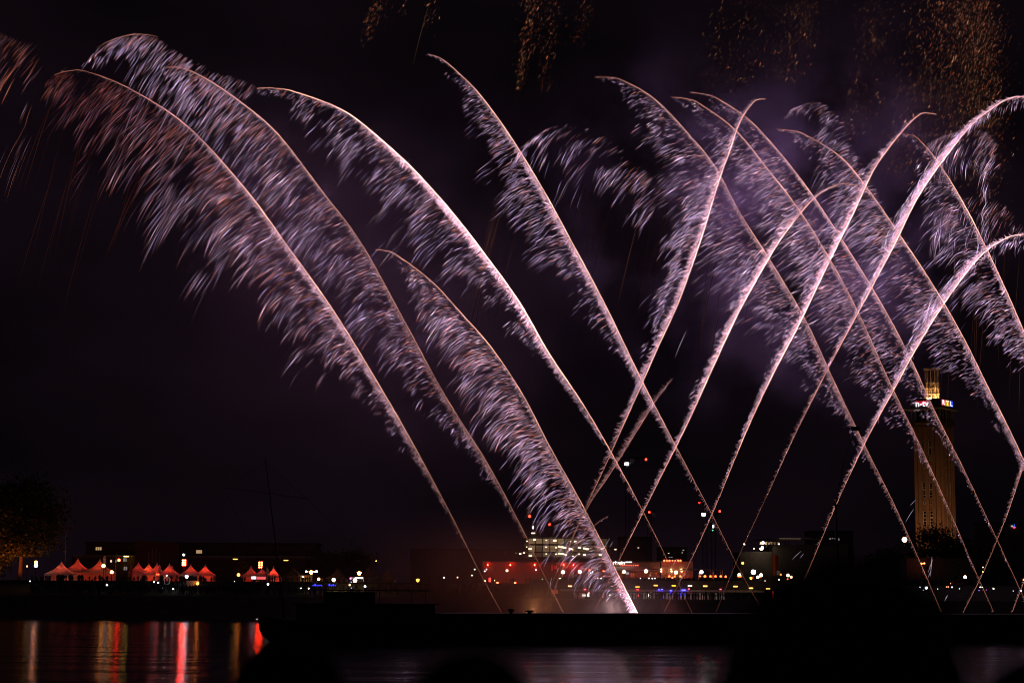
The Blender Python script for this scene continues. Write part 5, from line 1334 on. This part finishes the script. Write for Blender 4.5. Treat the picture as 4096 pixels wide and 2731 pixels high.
# ------------------------------------------------------------------ quay arcade below the terrace
def arcade():
    Y = 474; X = lambda px: float(at(px, 2360, Y)[0]); zf = lambda py: float(at(2700, py, Y)[2])
    root = thing('quay_arcade', 'low open arcade under the terrace with lit white and blue bays', 'arcade', (X(2700), Y+5, QUAY_Z))
    z_c = zf(2357); z_t = UP_Z - .02
    MB().box((X(2120), Y+1, z_c), (X(3120), Y+11.9, z_t)).build('ceiling_slab', M_DARKCONC, root)
    MB().box((X(2120), Y+.82, z_c+.02), (X(3120), Y+.98, UP_Z+.9)).build('parapet', M_DARKCONC, root)
    # ceiling strip that catches the coloured lamps
    MB().box((X(2240), Y+1.1, z_c-.55), (X(3060), Y+1.5, z_c-.01)).build('fascia_board', pbr('pale_fascia', (.45, .42, .44), .8, var=.15), root)
    M_WALLW = pbr('arcade_white_wall', (.62, .58, .55), .85, var=.15)
    for x0, x1, lit in ((2300, 2342, 'r'), (2515, 2553, 'w'), (2578, 2606, 'w'), (2608, 2642, 'w'), (2660, 2700, 'w'), (2704, 2782, 'w'), (2785, 2850, 'w'), (2858, 2915, 'w')):
        a_, b_ = X(x0), X(x1)
        o = MB().box((a_, Y+6, QUAY_Z), (b_, Y+6.2, zf(2371))).build('back_wall', M_WALLW, root)
        cl = (1, .08, .06) if lit == 'r' else (1.0, .80, .68)
        n = max(1, int((b_-a_)/1.6))
        for k in range(n):
            x = a_+(b_-a_)*(k+.5)/n
            MB().box((x-.25, Y+4.6, z_c-.13), (x+.25, Y+4.8, z_c-.02)).build('wall_washer', glow('washer_red' if lit == 'r' else 'washer_white', cl, 11 if lit == 'w' else 14), root)
    MB().box((X(2120), Y+11.0, QUAY_Z), (X(3120), Y+11.4, z_c-.02)).build('rear_wall', M_DARKCONC, root)
    for x in (2290, 2370, 2560, 2608, 2656, 2704, 2757, 2786, 2853, 2925, 3000, 3075):
        MB().box((X(x)-.33, Y+2.2, QUAY_Z), (X(x)+.33, Y+2.8, z_c-.56)).build('pillar', M_DARKCONC, root)
    for x0, x1, y0, y1, c, s_ in ((2328, 2343, 2375, 2384, (1, .9, .75), 1.0), (2349, 2363, 2372, 2385, (1, .95, .8), 1.6), (2205, 2232, 2357, 2373, (1, .12, .05), .25)):
        a_ = at(x0, y1, Y+3); b_ = at(x1, y0, Y+3); MB().box((a_[0], Y+3, a_[2]), (b_[0], Y+3.1, b_[2])).build('lit_door', glow('door_%d' % x0, c, s_), root)
    # coloured party lights on the fascia and pillars
    blue = glow('party_blue', (.06, .05, 1.0), 20); red = glow('party_red', (1, .05, .06), 15)
    for x, y, m_ in ((2648, 2355, blue), (2636, 2356, blue), (2684, 2360, blue), (2728, 2357, blue), (2735, 2357, blue), (2740, 2357, blue), (2473, 2356, red), (2550, 2356, red), (2340, 2354, red), (2882, 2355, red), (2755, 2353, red)):
        p = at(x, y, Y+.9); MB().box((p[0]-.2, p[1]-.22, p[2]-.12), (p[0]+.2, p[1]-.1, p[2])).build('party_light', m_, root)
    bl = glow('blue_pillar_glow', (.05, .06, 1.0), 1.1)
    for x, y0, y1, w_ in ((2683, 2357, 2380, .12), (2684, 2370, 2379, .35), (2652, 2374, 2392, .16), (2723, 2373, 2384, .5), (2731, 2371, 2380, .7), (2729, 2357, 2372, .08)):
        a_ = at(x, y1, Y+2); b_ = at(x, y0, Y+2)
        MB().box((a_[0]-w_, Y+1.9, a_[2]), (a_[0]+w_, Y+2.05, b_[2])).build('blue_tube', bl, root)
    for x, y, r_, c, s_ in ((2597, 2378, .3, (1, .95, .75), 20), (2752, 2379, .27, (1, .06, .05), 24), (2552, 2379, .2, (1, .06, .05), 14), (2442, 2378, .22, (.9, 1, .7), 18), (2356, 2370, .15, (1, .1, .1), 20), (2482, 2376, .2, (.3, .25, 1), 10)):
        p = at(x, y, Y+1.5); MB().ball(p, r_, 7).build('bay_lamp', glow('bay_%d' % x, c, s_), root)
    for x0, x1, y0, y1 in ((2467, 2478, 2368, 2390), (2403, 2415, 2374, 2390), (3088, 3095, 2362, 2392)):
        a_ = at(x0, y1, Y+2.5); b_ = at(x1, y0, Y+2.5); MB().box((a_[0], Y+2.4, max(QUAY_Z, a_[2])), (b_[0], Y+2.5, b_[2])).build('red_banner', glow('banner_red', (1, .07, .05), .42), root)
arcade()
STRIPS = ['white-amber strip lamp on a quay post beside the red lit arcade bays', 'yellow strip lamp on a quay post grazed by the dense low comet', 'red-orange strip lamp above a red patch of the arcade fascia',
          'orange strip lamp hung highest of the quay row', 'plain yellow strip lamp beside the crossing of two thin comets', 'brightest whitish strip lamp of the quay row', 'yellow-white strip lamp just past the brightest one',
          'yellow strip lamp under the globe lamp with two red ones', 'amber strip lamp below the brilliant star-like lamp', 'end strip lamp of the quay row beside the huge dark head']
for k, (x, y, c, s_) in enumerate(((2280,2343,(1,.5,.2),5),(2484,2345,(1,.4,.02),3),(2550,2346,(1,.26,.04),3.5),(2623,2340,(1,.3,.05),4),(2695,2341,(1,.4,.02),3),(2760,2342,(1,.6,.3),6),(2821,2343,(1,.5,.1),4),(2942,2344,(1,.5,.08),3.5),(3004,2351,(1,.55,.1),3.5),(3072,2353,(1,.55,.1),3))):
    p = at(x, y, 472.5); L_ = thing('strip_lamp', STRIPS[k], 'strip lamp', (p[0], p[1], QUAY_Z), 'amber strip lamps along the quay')
    MB().box((p[0]-.5, p[1]-.12, p[2]-.16), (p[0]+.5, p[1]+.12, p[2]+.16)).build('tube_light', glow('strip_%d' % k, c, s_), L_)
    MB().box((p[0]-.58, p[1]-.16, p[2]+.165), (p[0]+.58, p[1]+.2, p[2]+.26)).build('hood', M_DARKMETAL, L_)
    MB().tube([(p[0], p[1]+.05, QUAY_Z), (p[0], p[1]+.05, p[2]-.165)], .06, 6).build('pole', M_DARKMETAL, L_)

# ------------------------------------------------------------------ hall with floating roof
def event_hall():
    Y = 610; X = lambda px, py=2170: float(at(px, py, Y)[0]); zf = lambda py: float(at(3100, py, Y)[2])
    root = thing('event_hall', 'event hall with a thin floating roof lit warm from beneath', 'building', (X(3130), Y+14, UP_Z))
    MB().box((X(3092), Y, UP_Z), (X(3390), Y+26, zf(2176))).build('wall', M_DARKCONC, root)
    r_ = MB(); r_.add([(X(2985), Y-7, zf(2168)), (X(3260), Y-7, zf(2158)), (X(3260), Y+22, zf(2146)), (X(3075), Y+22, zf(2148)), (X(2985), Y-7, zf(2166)), (X(3260), Y-7, zf(2155)), (X(3260), Y+22, zf(2144)), (X(3075), Y+22, zf(2146))],
          [(3,2,1,0),(4,5,6,7),(0,1,5,4),(1,2,6,5),(2,3,7,6),(3,0,4,7)])
    r_.build('roof', M_PLASTER, root)
    u = MB(); u.add([(X(3078), Y-4, zf(2157)), (X(3240), Y-4, zf(2152)), (X(3235), Y+6, zf(2146)), (X(3110), Y+6, zf(2148)), (X(3078), Y-4, zf(2156)), (X(3240), Y-4, zf(2150.5)), (X(3235), Y+6, zf(2144.5)), (X(3110), Y+6, zf(2146.5))],
          [(3,2,1,0),(4,5,6,7),(0,1,5,4),(1,2,6,5),(2,3,7,6),(3,0,4,7)])
    u.build('upper_roof', M_WHITEPAINT, root)
    sof = MB(); sof.box((X(3036), Y-2.2, zf(2178)), (X(3116), Y-2.0, zf(2167))); sof.build('lit_soffit', pbr('cream_soffit', (.6, .52, .42), .8), root)
    for k, px in enumerate(range(3040, 3160, 12)):
        MB().box((X(px)-.1, Y-3.2, zf(2180)), (X(px)+.1, Y-3.0, zf(2164))).build('strut', M_DARKMETAL, root)
    for px in (3058, 3092, 3120):
        MB().tube([(X(px), Y-3.1, zf(2190)), (X(px+12), Y-3.1, zf(2168))], .12, 6).build('brace', M_DARKMETAL, root)
    for px, py, r2, s_ in ((3052, 2170, .42, 40), (3049, 2188, .4, 22), (3043, 2194, .34, 22), (3048, 2194, .34, 22), (3116, 2175, .2, 10), (2977, 2175, .25, 7), (3016, 2193, .18, 6)):
        p = at(px, py, Y-3.6); MB().ball(p, r2, 7).build('soffit_lamp', glow('soffit_%d' % s_, (1, .74, .45), s_), root)
    MB().box((X(2960), Y+1, UP_Z), (X(3091), Y+20, zf(2205))).build('foyer', M_DARKCONC, root)
    p = at(3160, 2153, Y-8); MB().box((p[0]-3.5, p[1]-.1, p[2]-.06), (p[0]+3.5, p[1]+.1, p[2]+.0)).build('roof_light_strip', glow('roof_strip', (1, .7, .42), .5), root)
event_hall()
dark_block('flat black block with a thin lit roof edge beside the tower smoke', 3245, 3413, 2126, 680, [(3317, 3324, 2151, 2157, 1, M_LITC), (3326, 3334, 2151, 2154, 1, M_LITC), (3338, 3341, 2150, 2156, 1, M_LITC), (3352, 3358, 2152, 2160, 1, M_LITC)])
dark_block('brownish low building in front of the tower foot', 3628, 3905, 2235, 600, [(3705, 3712, 2262, 2276, 1, M_GLASSDARK), (3820, 3828, 2300, 2312, 1, M_GLASSDARK)])
def sign_block():
    root = dark_block('plain dark block with a small sailing boat sign at the picture edge', 3942, 4180, 2092, 660, [])
    Yp = 659.7
    q = at(4044, 2106, Yp); q2 = at(4053, 2106, Yp)
    text_mesh('sign_letters', 'NO', .75, .04, glow('small_sign_white', (1, .95, .85), .9), root, q, (1, 0, 0), width=float(q2[0]-q[0]))
    s_ = MB(); a_ = at(4055, 2107, Yp); b_ = at(4060, 2094, Yp)
    s_.prism([(a_[0]-.05, a_[2]), (a_[0]+.42, a_[2]), (a_[0]+.25, b_[2])], Yp-.05, Yp+.05); s_.build('sail_emblem', glow('sail_blue', (.05, .12, 1), 1.1), root)
    h = MB(); c = at(4057, 2109, Yp); h.prism([(c[0]-.5, c[2]+.14)] + [(c[0]+.5*math.cos(t), c[2]+.14-.34*math.sin(t)) for t in np.linspace(math.pi, 0, 8)][1:-1] + [(c[0]+.5, c[2]+.14)], Yp-.05, Yp+.05); h.build('hull_emblem', glow('hull_red', (1, .05, .06), 3.0), root)
sign_block()
for lab, x, y, Y, c, s_, r in (('red and white lamp under the trees right of the tower', 3861, 2307, 520, (1, .35, .2), 40, .42), ('small orange lamp on the low building, first of two', 3686, 2253, 596, AMB, 22, .26), ('small red lamp on the low building, second of two', 3697, 2252, 596, (1, .12, .05), 18, .26),
                           ('small amber lamp in the yellow lit leaves', 3932, 2286, 540, (1, .5, .12), 14, .2), ('faint amber lamp above the amber one', 3932, 2268, 540, (1, .5, .15), 8, .18), ('amber lamp low at the picture edge', 4096, 2318, 540, AMB, 10, .3)):
    lamp('street_lamp', lab, x, y, Y, c, s_, r)
def car():
    p = at(3840, 2342, 492); root = thing('parked_car', 'dim parked car with a lit roof line behind the crowd below the tower', 'car', (p[0], 493, UP_Z))
    x, y, z = float(p[0]), 493.0, UP_Z
    b = MB(); b.prism([(x-2.1, z+.35), (x+2.1, z+.35), (x+2.15, z+.75), (x+1.2, z+.9), (x+.6, z+1.4), (x-1.1, z+1.42), (x-1.9, z+.95), (x-2.15, z+.8)], y, y+1.7); b.build('body', pbr('car_paint', (.35, .12, .05), .3), root)
    for dx in (-1.3, 1.3):
        for dy in (-.02, 1.55):
            MB().tube([(x+dx, y+dy-.06, z+.32), (x+dx, y+dy+.2, z+.32)], .32, 12).build('wheel', M_DARKMETAL, root)
    g = MB(); g.prism([(x-.95, z+.95), (x+.95, z+.95), (x+.5, z+1.33), (x-.85, z+1.34)], y-.02, y-.004); g.build('side_window', M_GLASSDARK, root)
    for dy in (.3, 1.4): MB().ball((x-2.14, y+dy, z+.7), .1, 6).build('tail_light', glow('tail_red', (1, .1, .04), 12), root)
car()
# red lit banner columns before the event hall
def column(label, px, y0, y1, Y, col, st):
    a_ = at(px, y1, Y); b_ = at(px, y0, Y); root = thing('banner_mast', label, 'banner', (a_[0], Y, UP_Z))
    MB().tube([(a_[0]-.5, Y+.1, UP_Z), (a_[0]-.5, Y+.1, b_[2]+.3)], .08, 6).build('pole', M_DARKMETAL, root)
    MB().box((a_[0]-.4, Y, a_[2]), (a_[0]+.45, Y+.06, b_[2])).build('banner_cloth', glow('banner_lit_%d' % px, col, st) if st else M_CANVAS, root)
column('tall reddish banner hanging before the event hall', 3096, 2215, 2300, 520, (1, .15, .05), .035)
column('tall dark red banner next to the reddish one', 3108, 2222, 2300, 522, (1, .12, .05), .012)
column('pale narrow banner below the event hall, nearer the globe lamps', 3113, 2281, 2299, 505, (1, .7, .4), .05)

# ------------------------------------------------------------------ cranes with work lights
def crane(label, px, ytop, Y, jib, lights, ybase=2200):
    p = at(px, ytop, Y); root = thing('tower_crane', label, 'crane', (p[0], Y, UP_Z))
    b = MB(); x = float(p[0]); h = float(p[2]); s_ = .8
    for sx in (-s_, s_):
        for sy in (-s_, s_): b.tube([(x+sx, Y+sy, UP_Z), (x+sx, Y+sy, h)], .06, 4)
    z = UP_Z; k = 0
    while z < h-2:
        sg = 1 if k % 2 else -1
        b.tube([(x-s_*sg, Y-s_, z), (x+s_*sg, Y-s_, z+2)], .035, 4); b.tube([(x-s_*sg, Y+s_, z), (x+s_*sg, Y+s_, z+2)], .035, 4); z += 2; k += 1
    b.build('mast', M_DARKMETAL, root)
    j = MB(); q = at(jib[0], jib[1], Y+jib[2]); q = np.array(q)
    a_ = np.array([x, Y, h]); d = q-a_; L_ = np.linalg.norm(d); d /= L_; up = np.array([0, 0, 1.0]); sd = np.cross(d, up); sd /= np.linalg.norm(sd)
    for o in (sd*.6, -sd*.6, up*1.2): j.tube([a_+o, q+o*.5], .09, 4)
    n = int(L_/2)
    for k in range(n):
        t0, t1 = k/n*L_, (k+1)/n*L_
        j.tube([a_+d*t0+sd*.6, a_+d*t1+up*1.15], .05, 4); j.tube([a_+d*t0-sd*.6, a_+d*t1+up*1.15], .05, 4)
    j.obox(a_-d*6, d*6, sd*.6, up*.15); j.build('jib', M_DARKMETAL, root)
    MB().obox(a_-d*11+np.array([0, 0, -1]), d*1.2, sd*.7, up*1.0).build('counterweight', M_CONCRETE, root)
    c = MB(); c.box((x+.9, Y-2.2, h-1.6), (x+2.4, Y-.9, h+.2)); c.build('cab', M_GREYMETAL, root)
    for (lx, ly, kind) in lights:
        lp = at(lx, ly, Y-1.0)
        if kind == 'r': MB().ball(lp, .42, 7).build('warning_light', glow('crane_red', (1, .02, .01), 16), root)
        elif kind == 'R': MB().ball(lp, .2, 6).build('warning_light', glow('crane_red_small', (1, .02, .01), 8), root)
        elif kind == 'g': MB().ball(lp, .18, 6).build('status_light', glow('crane_green', (.05, 1, .2), 5), root)
        else:
            w_, h_ = kind
            o = MB().box((lp[0]-w_/2, lp[1]-.1, lp[2]-h_/2), (lp[0]+w_/2, lp[1], lp[2]+h_/2)).build('work_light', glow('crane_work_light', (.88, .97, .92), 6), root)
            MB().box((lp[0]-.3, lp[1]+.01, lp[2]-h_/2-1.0), (lp[0]+.3, lp[1]+.4, lp[2]-h_/2)).build('bracket', M_GREYMETAL, o)
crane('dark tower crane with one square white work light and a red tip light', 2510, 1838, 690, (2584, 1837, 40), [(2507, 1855, (1.5, 1.1)), (2584, 1837, 'r')])
crane('dark tower crane carrying the upper of two square white work lights', 2818, 2022, 700, (2797, 2012, -30), [(2814, 2057, (1.4, 1.0)), (2797, 2010, 'r')])
crane('dark tower crane carrying the lower of two square white work lights', 2852, 2078, 700, (2879, 2046, 28), [(2847, 2104, (1.7, 1.1)), (2879, 2044, 'r'), (2851, 2120, 'g')])
crane('dark tower crane behind the lit office floors with a small white cone light', 2136, 2085, 640, (2118, 2066, 30), [(2134, 2109, (.55, .9)), (2118, 2064, 'r')])
crane('dark tower crane next to the low comet with a red and a green light', 2204, 2100, 645, (2198, 2099, 20), [(2198, 2097, 'r'), (2204, 2113, 'g')])
crane('dark tower crane with a lone red light between two crossing comets', 2597, 2052, 695, (2620, 2052, 25), [(2597, 2048, 'r')])

# ------------------------------------------------------------------ cargo barge in front
def barge():
    A = np.array([-34.0, 243.0]); ax = np.array([116.0, 45.0]); Lb = 158.0; ax /= np.linalg.norm(ax); A = A + ax*3.4; nr = np.array([-ax[1], ax[0]])  # nr points away from the camera
    W_ = 11.0
    root = thing('river_barge', 'long black cargo barge lying across the river, stern house and mast at one end', 'barge', (A[0]+ax[0]*50, A[1]+ax[1]*50, 0))
    def pt(s_, t_, z): return (A[0]+ax[0]*s_+nr[0]*t_, A[1]+ax[1]*s_+nr[1]*t_, z)
    st = [(0.0, 2.6, 3.6, 1.9), (.5, 1.6, 3.5, 1.3), (1.6, .7, 3.3, .5), (4, .15, 3.0, -.6), (9, 0, 2.8, -1), (20, 0, 2.75, -1), (50, 0, 2.75, -1), (125, 0, 2.9, -1), (142, .3, 3.4, -1), (152, 2.2, 4.3, -.8), (Lb, 5.2, 5.0, .2)]
    b = MB(); vs = []; fs = []
    for s_, inset, zt_, zb_ in st:
        t0, t1 = inset, W_-inset
        vs += [pt(s_, t0+.35, zb_), pt(s_, t0, max(zb_+.5, .5)), pt(s_, t0, zt_), pt(s_, t1, zt_), pt(s_, t1, max(zb_+.5, .5)), pt(s_, t1-.35, zb_)]
    for i in range(len(st)-1):
        for k in range(6): fs.append((i*6+k, i*6+(k+1) % 6, (i+1)*6+(k+1) % 6, (i+1)*6+k))
    fs.append(tuple(range(5, -1, -1))); fs.append(tuple((len(st)-1)*6+k for k in range(6)))
    b.add(vs, fs); b.build('hull', M_HULL, root)
    def blk(nm, s0, s1, t0, t1, z0, z1, mat, par=None):
        c = pt((s0+s1)/2, (t0+t1)/2, (z0+z1)/2)
        return MB().obox(c, (ax[0]*(s1-s0)/2, ax[1]*(s1-s0)/2, 0), (nr[0]*(t1-t0)/2, nr[1]*(t1-t0)/2, 0), (0, 0, (z1-z0)/2)).build(nm, mat, par or root)
    blk('hatch_coaming', 23.5, 140.5, .8, W_-.8, 2.76, 4.05, M_HULL)
    for k in range(12): blk('hatch_cover', 24+k*9.7, 24+k*9.7+9.6, .7, W_-.7, 4.06, 4.2, M_DARKMETAL)
    dh = blk('deck_house', 5.5, 22.5, 1.0, W_-1, 2.78, 5.3, M_CABIN)
    for k in range(6):
        wdw = blk('window', 6.6+k*2.55, 8.3+k*2.55, .93, .99, 3.5, 4.6, M_DARKMETAL, dh)
        blk('pane', 6.75+k*2.55, 8.15+k*2.55, .9, .925, 3.62, 4.48, M_GLASSDARK, wdw)
    blk('house_roof', 5.1, 22.9, .6, W_-.6, 5.305, 5.5, M_CABIN)
    wh = blk('wheelhouse', 9, 14.5, 2.6, W_-2.6, 5.51, 7.0, M_CABIN)
    blk('window_band', 9.15, 14.35, 2.52, 2.59, 6.0, 6.8, M_GLASSDARK, wh)
    blk('awning', 7.2, 22, 2.0, W_-2, 7.15, 7.28, M_DARKMETAL)
    for s_ in (7.6, 15, 21.6):
        for t_ in (2.3, W_-2.3):
            p = pt(s_, t_, 5.5); MB().tube([p, (p[0], p[1], 7.15)], .05, 6).build('awning_post', M_DARKMETAL, root)
    rl = MB()
    for z in (3.3, 3.75): rl.tube([pt(1.2, .9, z+.2), pt(5, .3, z), pt(22, .25, z)], .03, 5)
    for s_ in range(2, 23, 2): rl.tube([pt(s_, .4, 2.9), pt(s_, .4, 3.75)], .03, 5)
    rl.build('railing', M_GREYMETAL, root)
    # stern mast with a slanting top, yard and ropes
    dd = 246.5
    q0 = at(1138, 2470, dd); q1 = at(1061, 1830, dd)
    ms = MB().tube([q0, q1], [.13, .04], 8).build('mast', M_CABIN, root)
    ya = at(893, 1948, dd); yb = at(1228, 1994, dd)
    MB().tube([ya, yb], [.03, .04], 6).build('yard', M_CABIN, root)
    rp_m = MB()
    for e in (ya, yb): rp_m.tube([at(1064, 1850, dd), e], .015, 4)
    rp_m.tube([yb, pt(20, 5, 5.5)], .015, 4); rp_m.tube([ya, pt(3, 5, 3.4)], .015, 4)
    rp_m.build('rigging', M_DARKMETAL, root)
    # forward signal mast that stands black in front of the comets
    fw = 62.0
    d2 = 272.0; m0 = at(3356, 2460, d2); m1 = at(3343, 2015, d2); m2 = at(3352, 1985, d2)
    MB().tube([m0, m1], [.24, .16], 8).build('signal_mast', M_DARKMETAL, root)
    c0 = at(3328, 2019, d2); c1 = at(3366, 2018, d2); MB().tube([c0, c1], .12, 6).build('crosstree', M_DARKMETAL, root)
    MB().tube([m1, at(3368, 1880, d2), at(3412, 1722, d2)], [.09, .06, .05], 6).build('radio_pole', M_DARKMETAL, root)
    r0 = at(3403, 1722, d2); r1 = at(3438, 1706, d2); MB().box((r0[0], d2-.3, r0[2]), (r1[0], d2+.3, r1[2])).build('radar_scanner', M_DARKMETAL, root)
    # ventilators on the coaming
    for x, w_, h_ in ((2044, .42, .62), (2118, .5, .45)):
        p = at(x, 2457, 256.5)
        MB().lathe((p[0], p[1]+2, 4.2), [(w_*.5, 0), (w_*.5, h_*.4), (w_*1.1, h_*.5), (w_*1.15, h_*.8), (w_*.6, h_)], 12).build('ventilator', M_HULL, root)
    lp = at(1028, 2475, 243); MB().ball(lp, .07, 6).build('stern_light', glow('stern_white', (1, .9, .9), 1.5), root)
    q = at(2607, 2478, 262)
barge()

# ------------------------------------------------------------------ spectators close to the camera, seen from behind
M_SKIN = pbr('skin', (.42, .27, .2), .55, var=.1, scale=8)
M_HAIR = pbr('dark_hair', (.012, .009, .008), .8, var=.5, scale=20, spec=.1)
def spectator(label, px, py, Y, hair_r, bushy, jacket, seed):
    """a standing adult seen from behind; py is where the top of the hair shows"""
    top = at(px, py, Y); z0 = 5.3; h = float(top[2]) - z0
    k = (h-.02*bushy)/1.74; x, y = float(top[0]), Y
    root = thing('person', label, 'person', (x, y, z0))
    V = []; E = []; Rr = []
    def j(p, r): V.append((p[0]*k, p[1]*k, p[2]*k)); Rr.append((r[0]*k, r[1]*k)); return len(V)-1
    def chain(i0, items):
        for p, r in items:
            n_ = j(p, (r, r) if np.isscalar(r) else r); E.append((i0, n_)); i0 = n_
        return i0
    pelvis = j((0, 0, .96), (.16, .12))
    chest = chain(pelvis, [((0, 0, 1.12), (.145, .105)), ((0, 0, 1.28), (.165, .115)), ((0, 0, 1.40), (.13, .09))])
    neck = chain(chest, [((0, .01, 1.50), .055)])
    head = chain(neck, [((0, .01, 1.57), .068), ((0, 0, 1.64), (.082, .095)), ((0, 0, 1.70), .05)])
    chain(len(V)-2, [((0, .105, 1.62), .014)])            # nose
    for s_ in (-1, 1):
        chain(len(V)-3, [((s_*.085, .0, 1.63), .016)])     # ears
        sh = chain(chest, [((s_*.185, 0, 1.40), .062)])
        wr = chain(sh, [((s_*.235, .0, 1.13), .046), ((s_*.245, .05, .90), .03)])
        pm = chain(wr, [((s_*.245, .065, .83), (.018, .034))])
        for q, (fy, l) in enumerate(((.045, .07), (.018, .082), (-.008, .078), (-.032, .06))):
            chain(pm, [((s_*.243, .07+fy, .79), .011), ((s_*.235, .075+fy, .79-l*.55), .009), ((s_*.222, .075+fy, .79-l), .008)])
        chain(wr, [((s_*.225, .095, .84), .012), ((s_*.215, .11, .80), .009)])
        chain(pelvis, [((s_*.095, 0, .88), .095), ((s_*.105, .01, .50), .062), ((s_*.11, -.02, .09), .042), ((s_*.12, .12, .04), .035)])
    me = bpy.data.meshes.new('body'); me.from_pydata(V, E, []); me.materials.append(M_SKIN)
    o = bpy.data.objects.new('body', me); COL.objects.link(o); o.parent = root
    sk = o.modifiers.new('skin', 'SKIN')
    for i, r in enumerate(Rr): me.skin_vertices[0].data[i].radius = r
    me.skin_vertices[0].data[0].use_root = True
    o.modifiers.new('smooth', 'SUBSURF').levels = 1; o.modifiers['smooth'].render_levels = 2
    # jacket and trousers follow the body
    jk = MB(); prof_ = [(.205, .155, .90), (.195, .15, 1.05), (.195, .15, 1.2), (.215, .155, 1.33), (.19, .135, 1.42), (.10, .09, 1.49), (.075, .07, 1.52)]
    n = 16; vs = []; fs = []
    for rx, ry, z in prof_:
        for q in range(n):
            t = 2*math.pi*q/n; vs.append((x+rx*k*math.cos(t), y+ry*k*math.sin(t), z0+z*k))
    for i in range(len(prof_)-1):
        for q in range(n): fs.append((i*n+q, i*n+(q+1) % n, (i+1)*n+(q+1) % n, (i+1)*n+q))
    jk.add(vs, fs)
    for s_ in (-1, 1):
        jk.tube([(x+s_*.175*k, y, z0+1.41*k), (x+s_*.20*k, y, z0+1.36*k), (x+s_*.237*k, y, z0+1.13*k), (x+s_*.246*k, y+.045*k, z0+.93*k)], [.06*k, .082*k, .066*k, .05*k], 12)
    jk.build('jacket', pbr(jacket[0], jacket[1], .9), root, smooth=True)
    tr_ = MB()
    for s_ in (-1, 1):
        tr_.tube([(x+s_*.09*k, y, z0+.98*k), (x+s_*.1*k, y, z0+.86*k), (x+s_*.107*k, y+.01, z0+.5*k), (x+s_*.112*k, y-.02*k, z0+.1*k)], [.12*k, .118*k, .085*k, .07*k], 12)
    tr_.build('trousers', M_CLOTH, root, smooth=True)
    # hair as one wavy cap over the back of the head
    hm = MB(); nn = 26; r_ = np.random.default_rng(seed); vs = []; fs = []
    zc = float(top[2])-.095 if bushy else z0+1.64*k; hz = float(top[2])-zc
    drop = .30 if bushy else .10
    for i in range(nn+1):
        ph = math.pi*i/nn
        for q in range(nn*2):
            th = math.pi*q/nn
            wob = 1 + (.035 if bushy else .015)*math.sin(7*th+3*ph+seed)*math.sin(5*ph+2*th) + r_.normal(0, .006)
            zz = math.cos(ph)*(hz if math.cos(ph) > 0 else drop*1.0)
            rad = max(0.0, math.sin(ph))**(1.75 if bushy else 1.0)*hair_r
            if bushy and math.cos(ph) <= 0: rad = hair_r*(1+.7*min(.3, -math.cos(ph)))*min(1.0, (math.pi-ph)*5)
            yy = math.sin(th)*rad*1.05
            if yy > .35*hair_r: yy = .35*hair_r + (yy-.35*hair_r)*.25     # leaves the face free
            vs.append((x+math.cos(th)*rad*wob, y+yy*wob-.015, zc+zz*wob**.5))
    for i in range(nn):
        for q in range(nn*2): fs.append((i*nn*2+q, i*nn*2+(q+1) % (nn*2), (i+1)*nn*2+(q+1) % (nn*2), (i+1)*nn*2+q))
    hm.add(vs, fs); hm.build('hair', M_HAIR, root, smooth=True)
    return root
spectator('black blurred silhouette of a bushy-haired spectator, the largest, hiding the barge before the tower', 3360, 2222, 2.25, .131, 1, ('black_jacket', (.012, .012, .014)), 2)
spectator('dark blurred head of a spectator under the stern of the barge', 1160, 2543, 3.05, .094, 0, ('grey_jacket', (.03, .03, .035)), 4)
spectator('soft dark head of a spectator low in the picture middle', 1890, 2592, 2.4, .088, 0, ('brown_jacket', (.04, .025, .018)), 6)
spectator('dark shoulder and head of a spectator cut off by the lower picture corner', 4190, 2610, 2.5, .10, 0, ('navy_jacket', (.015, .017, .03)), 8)
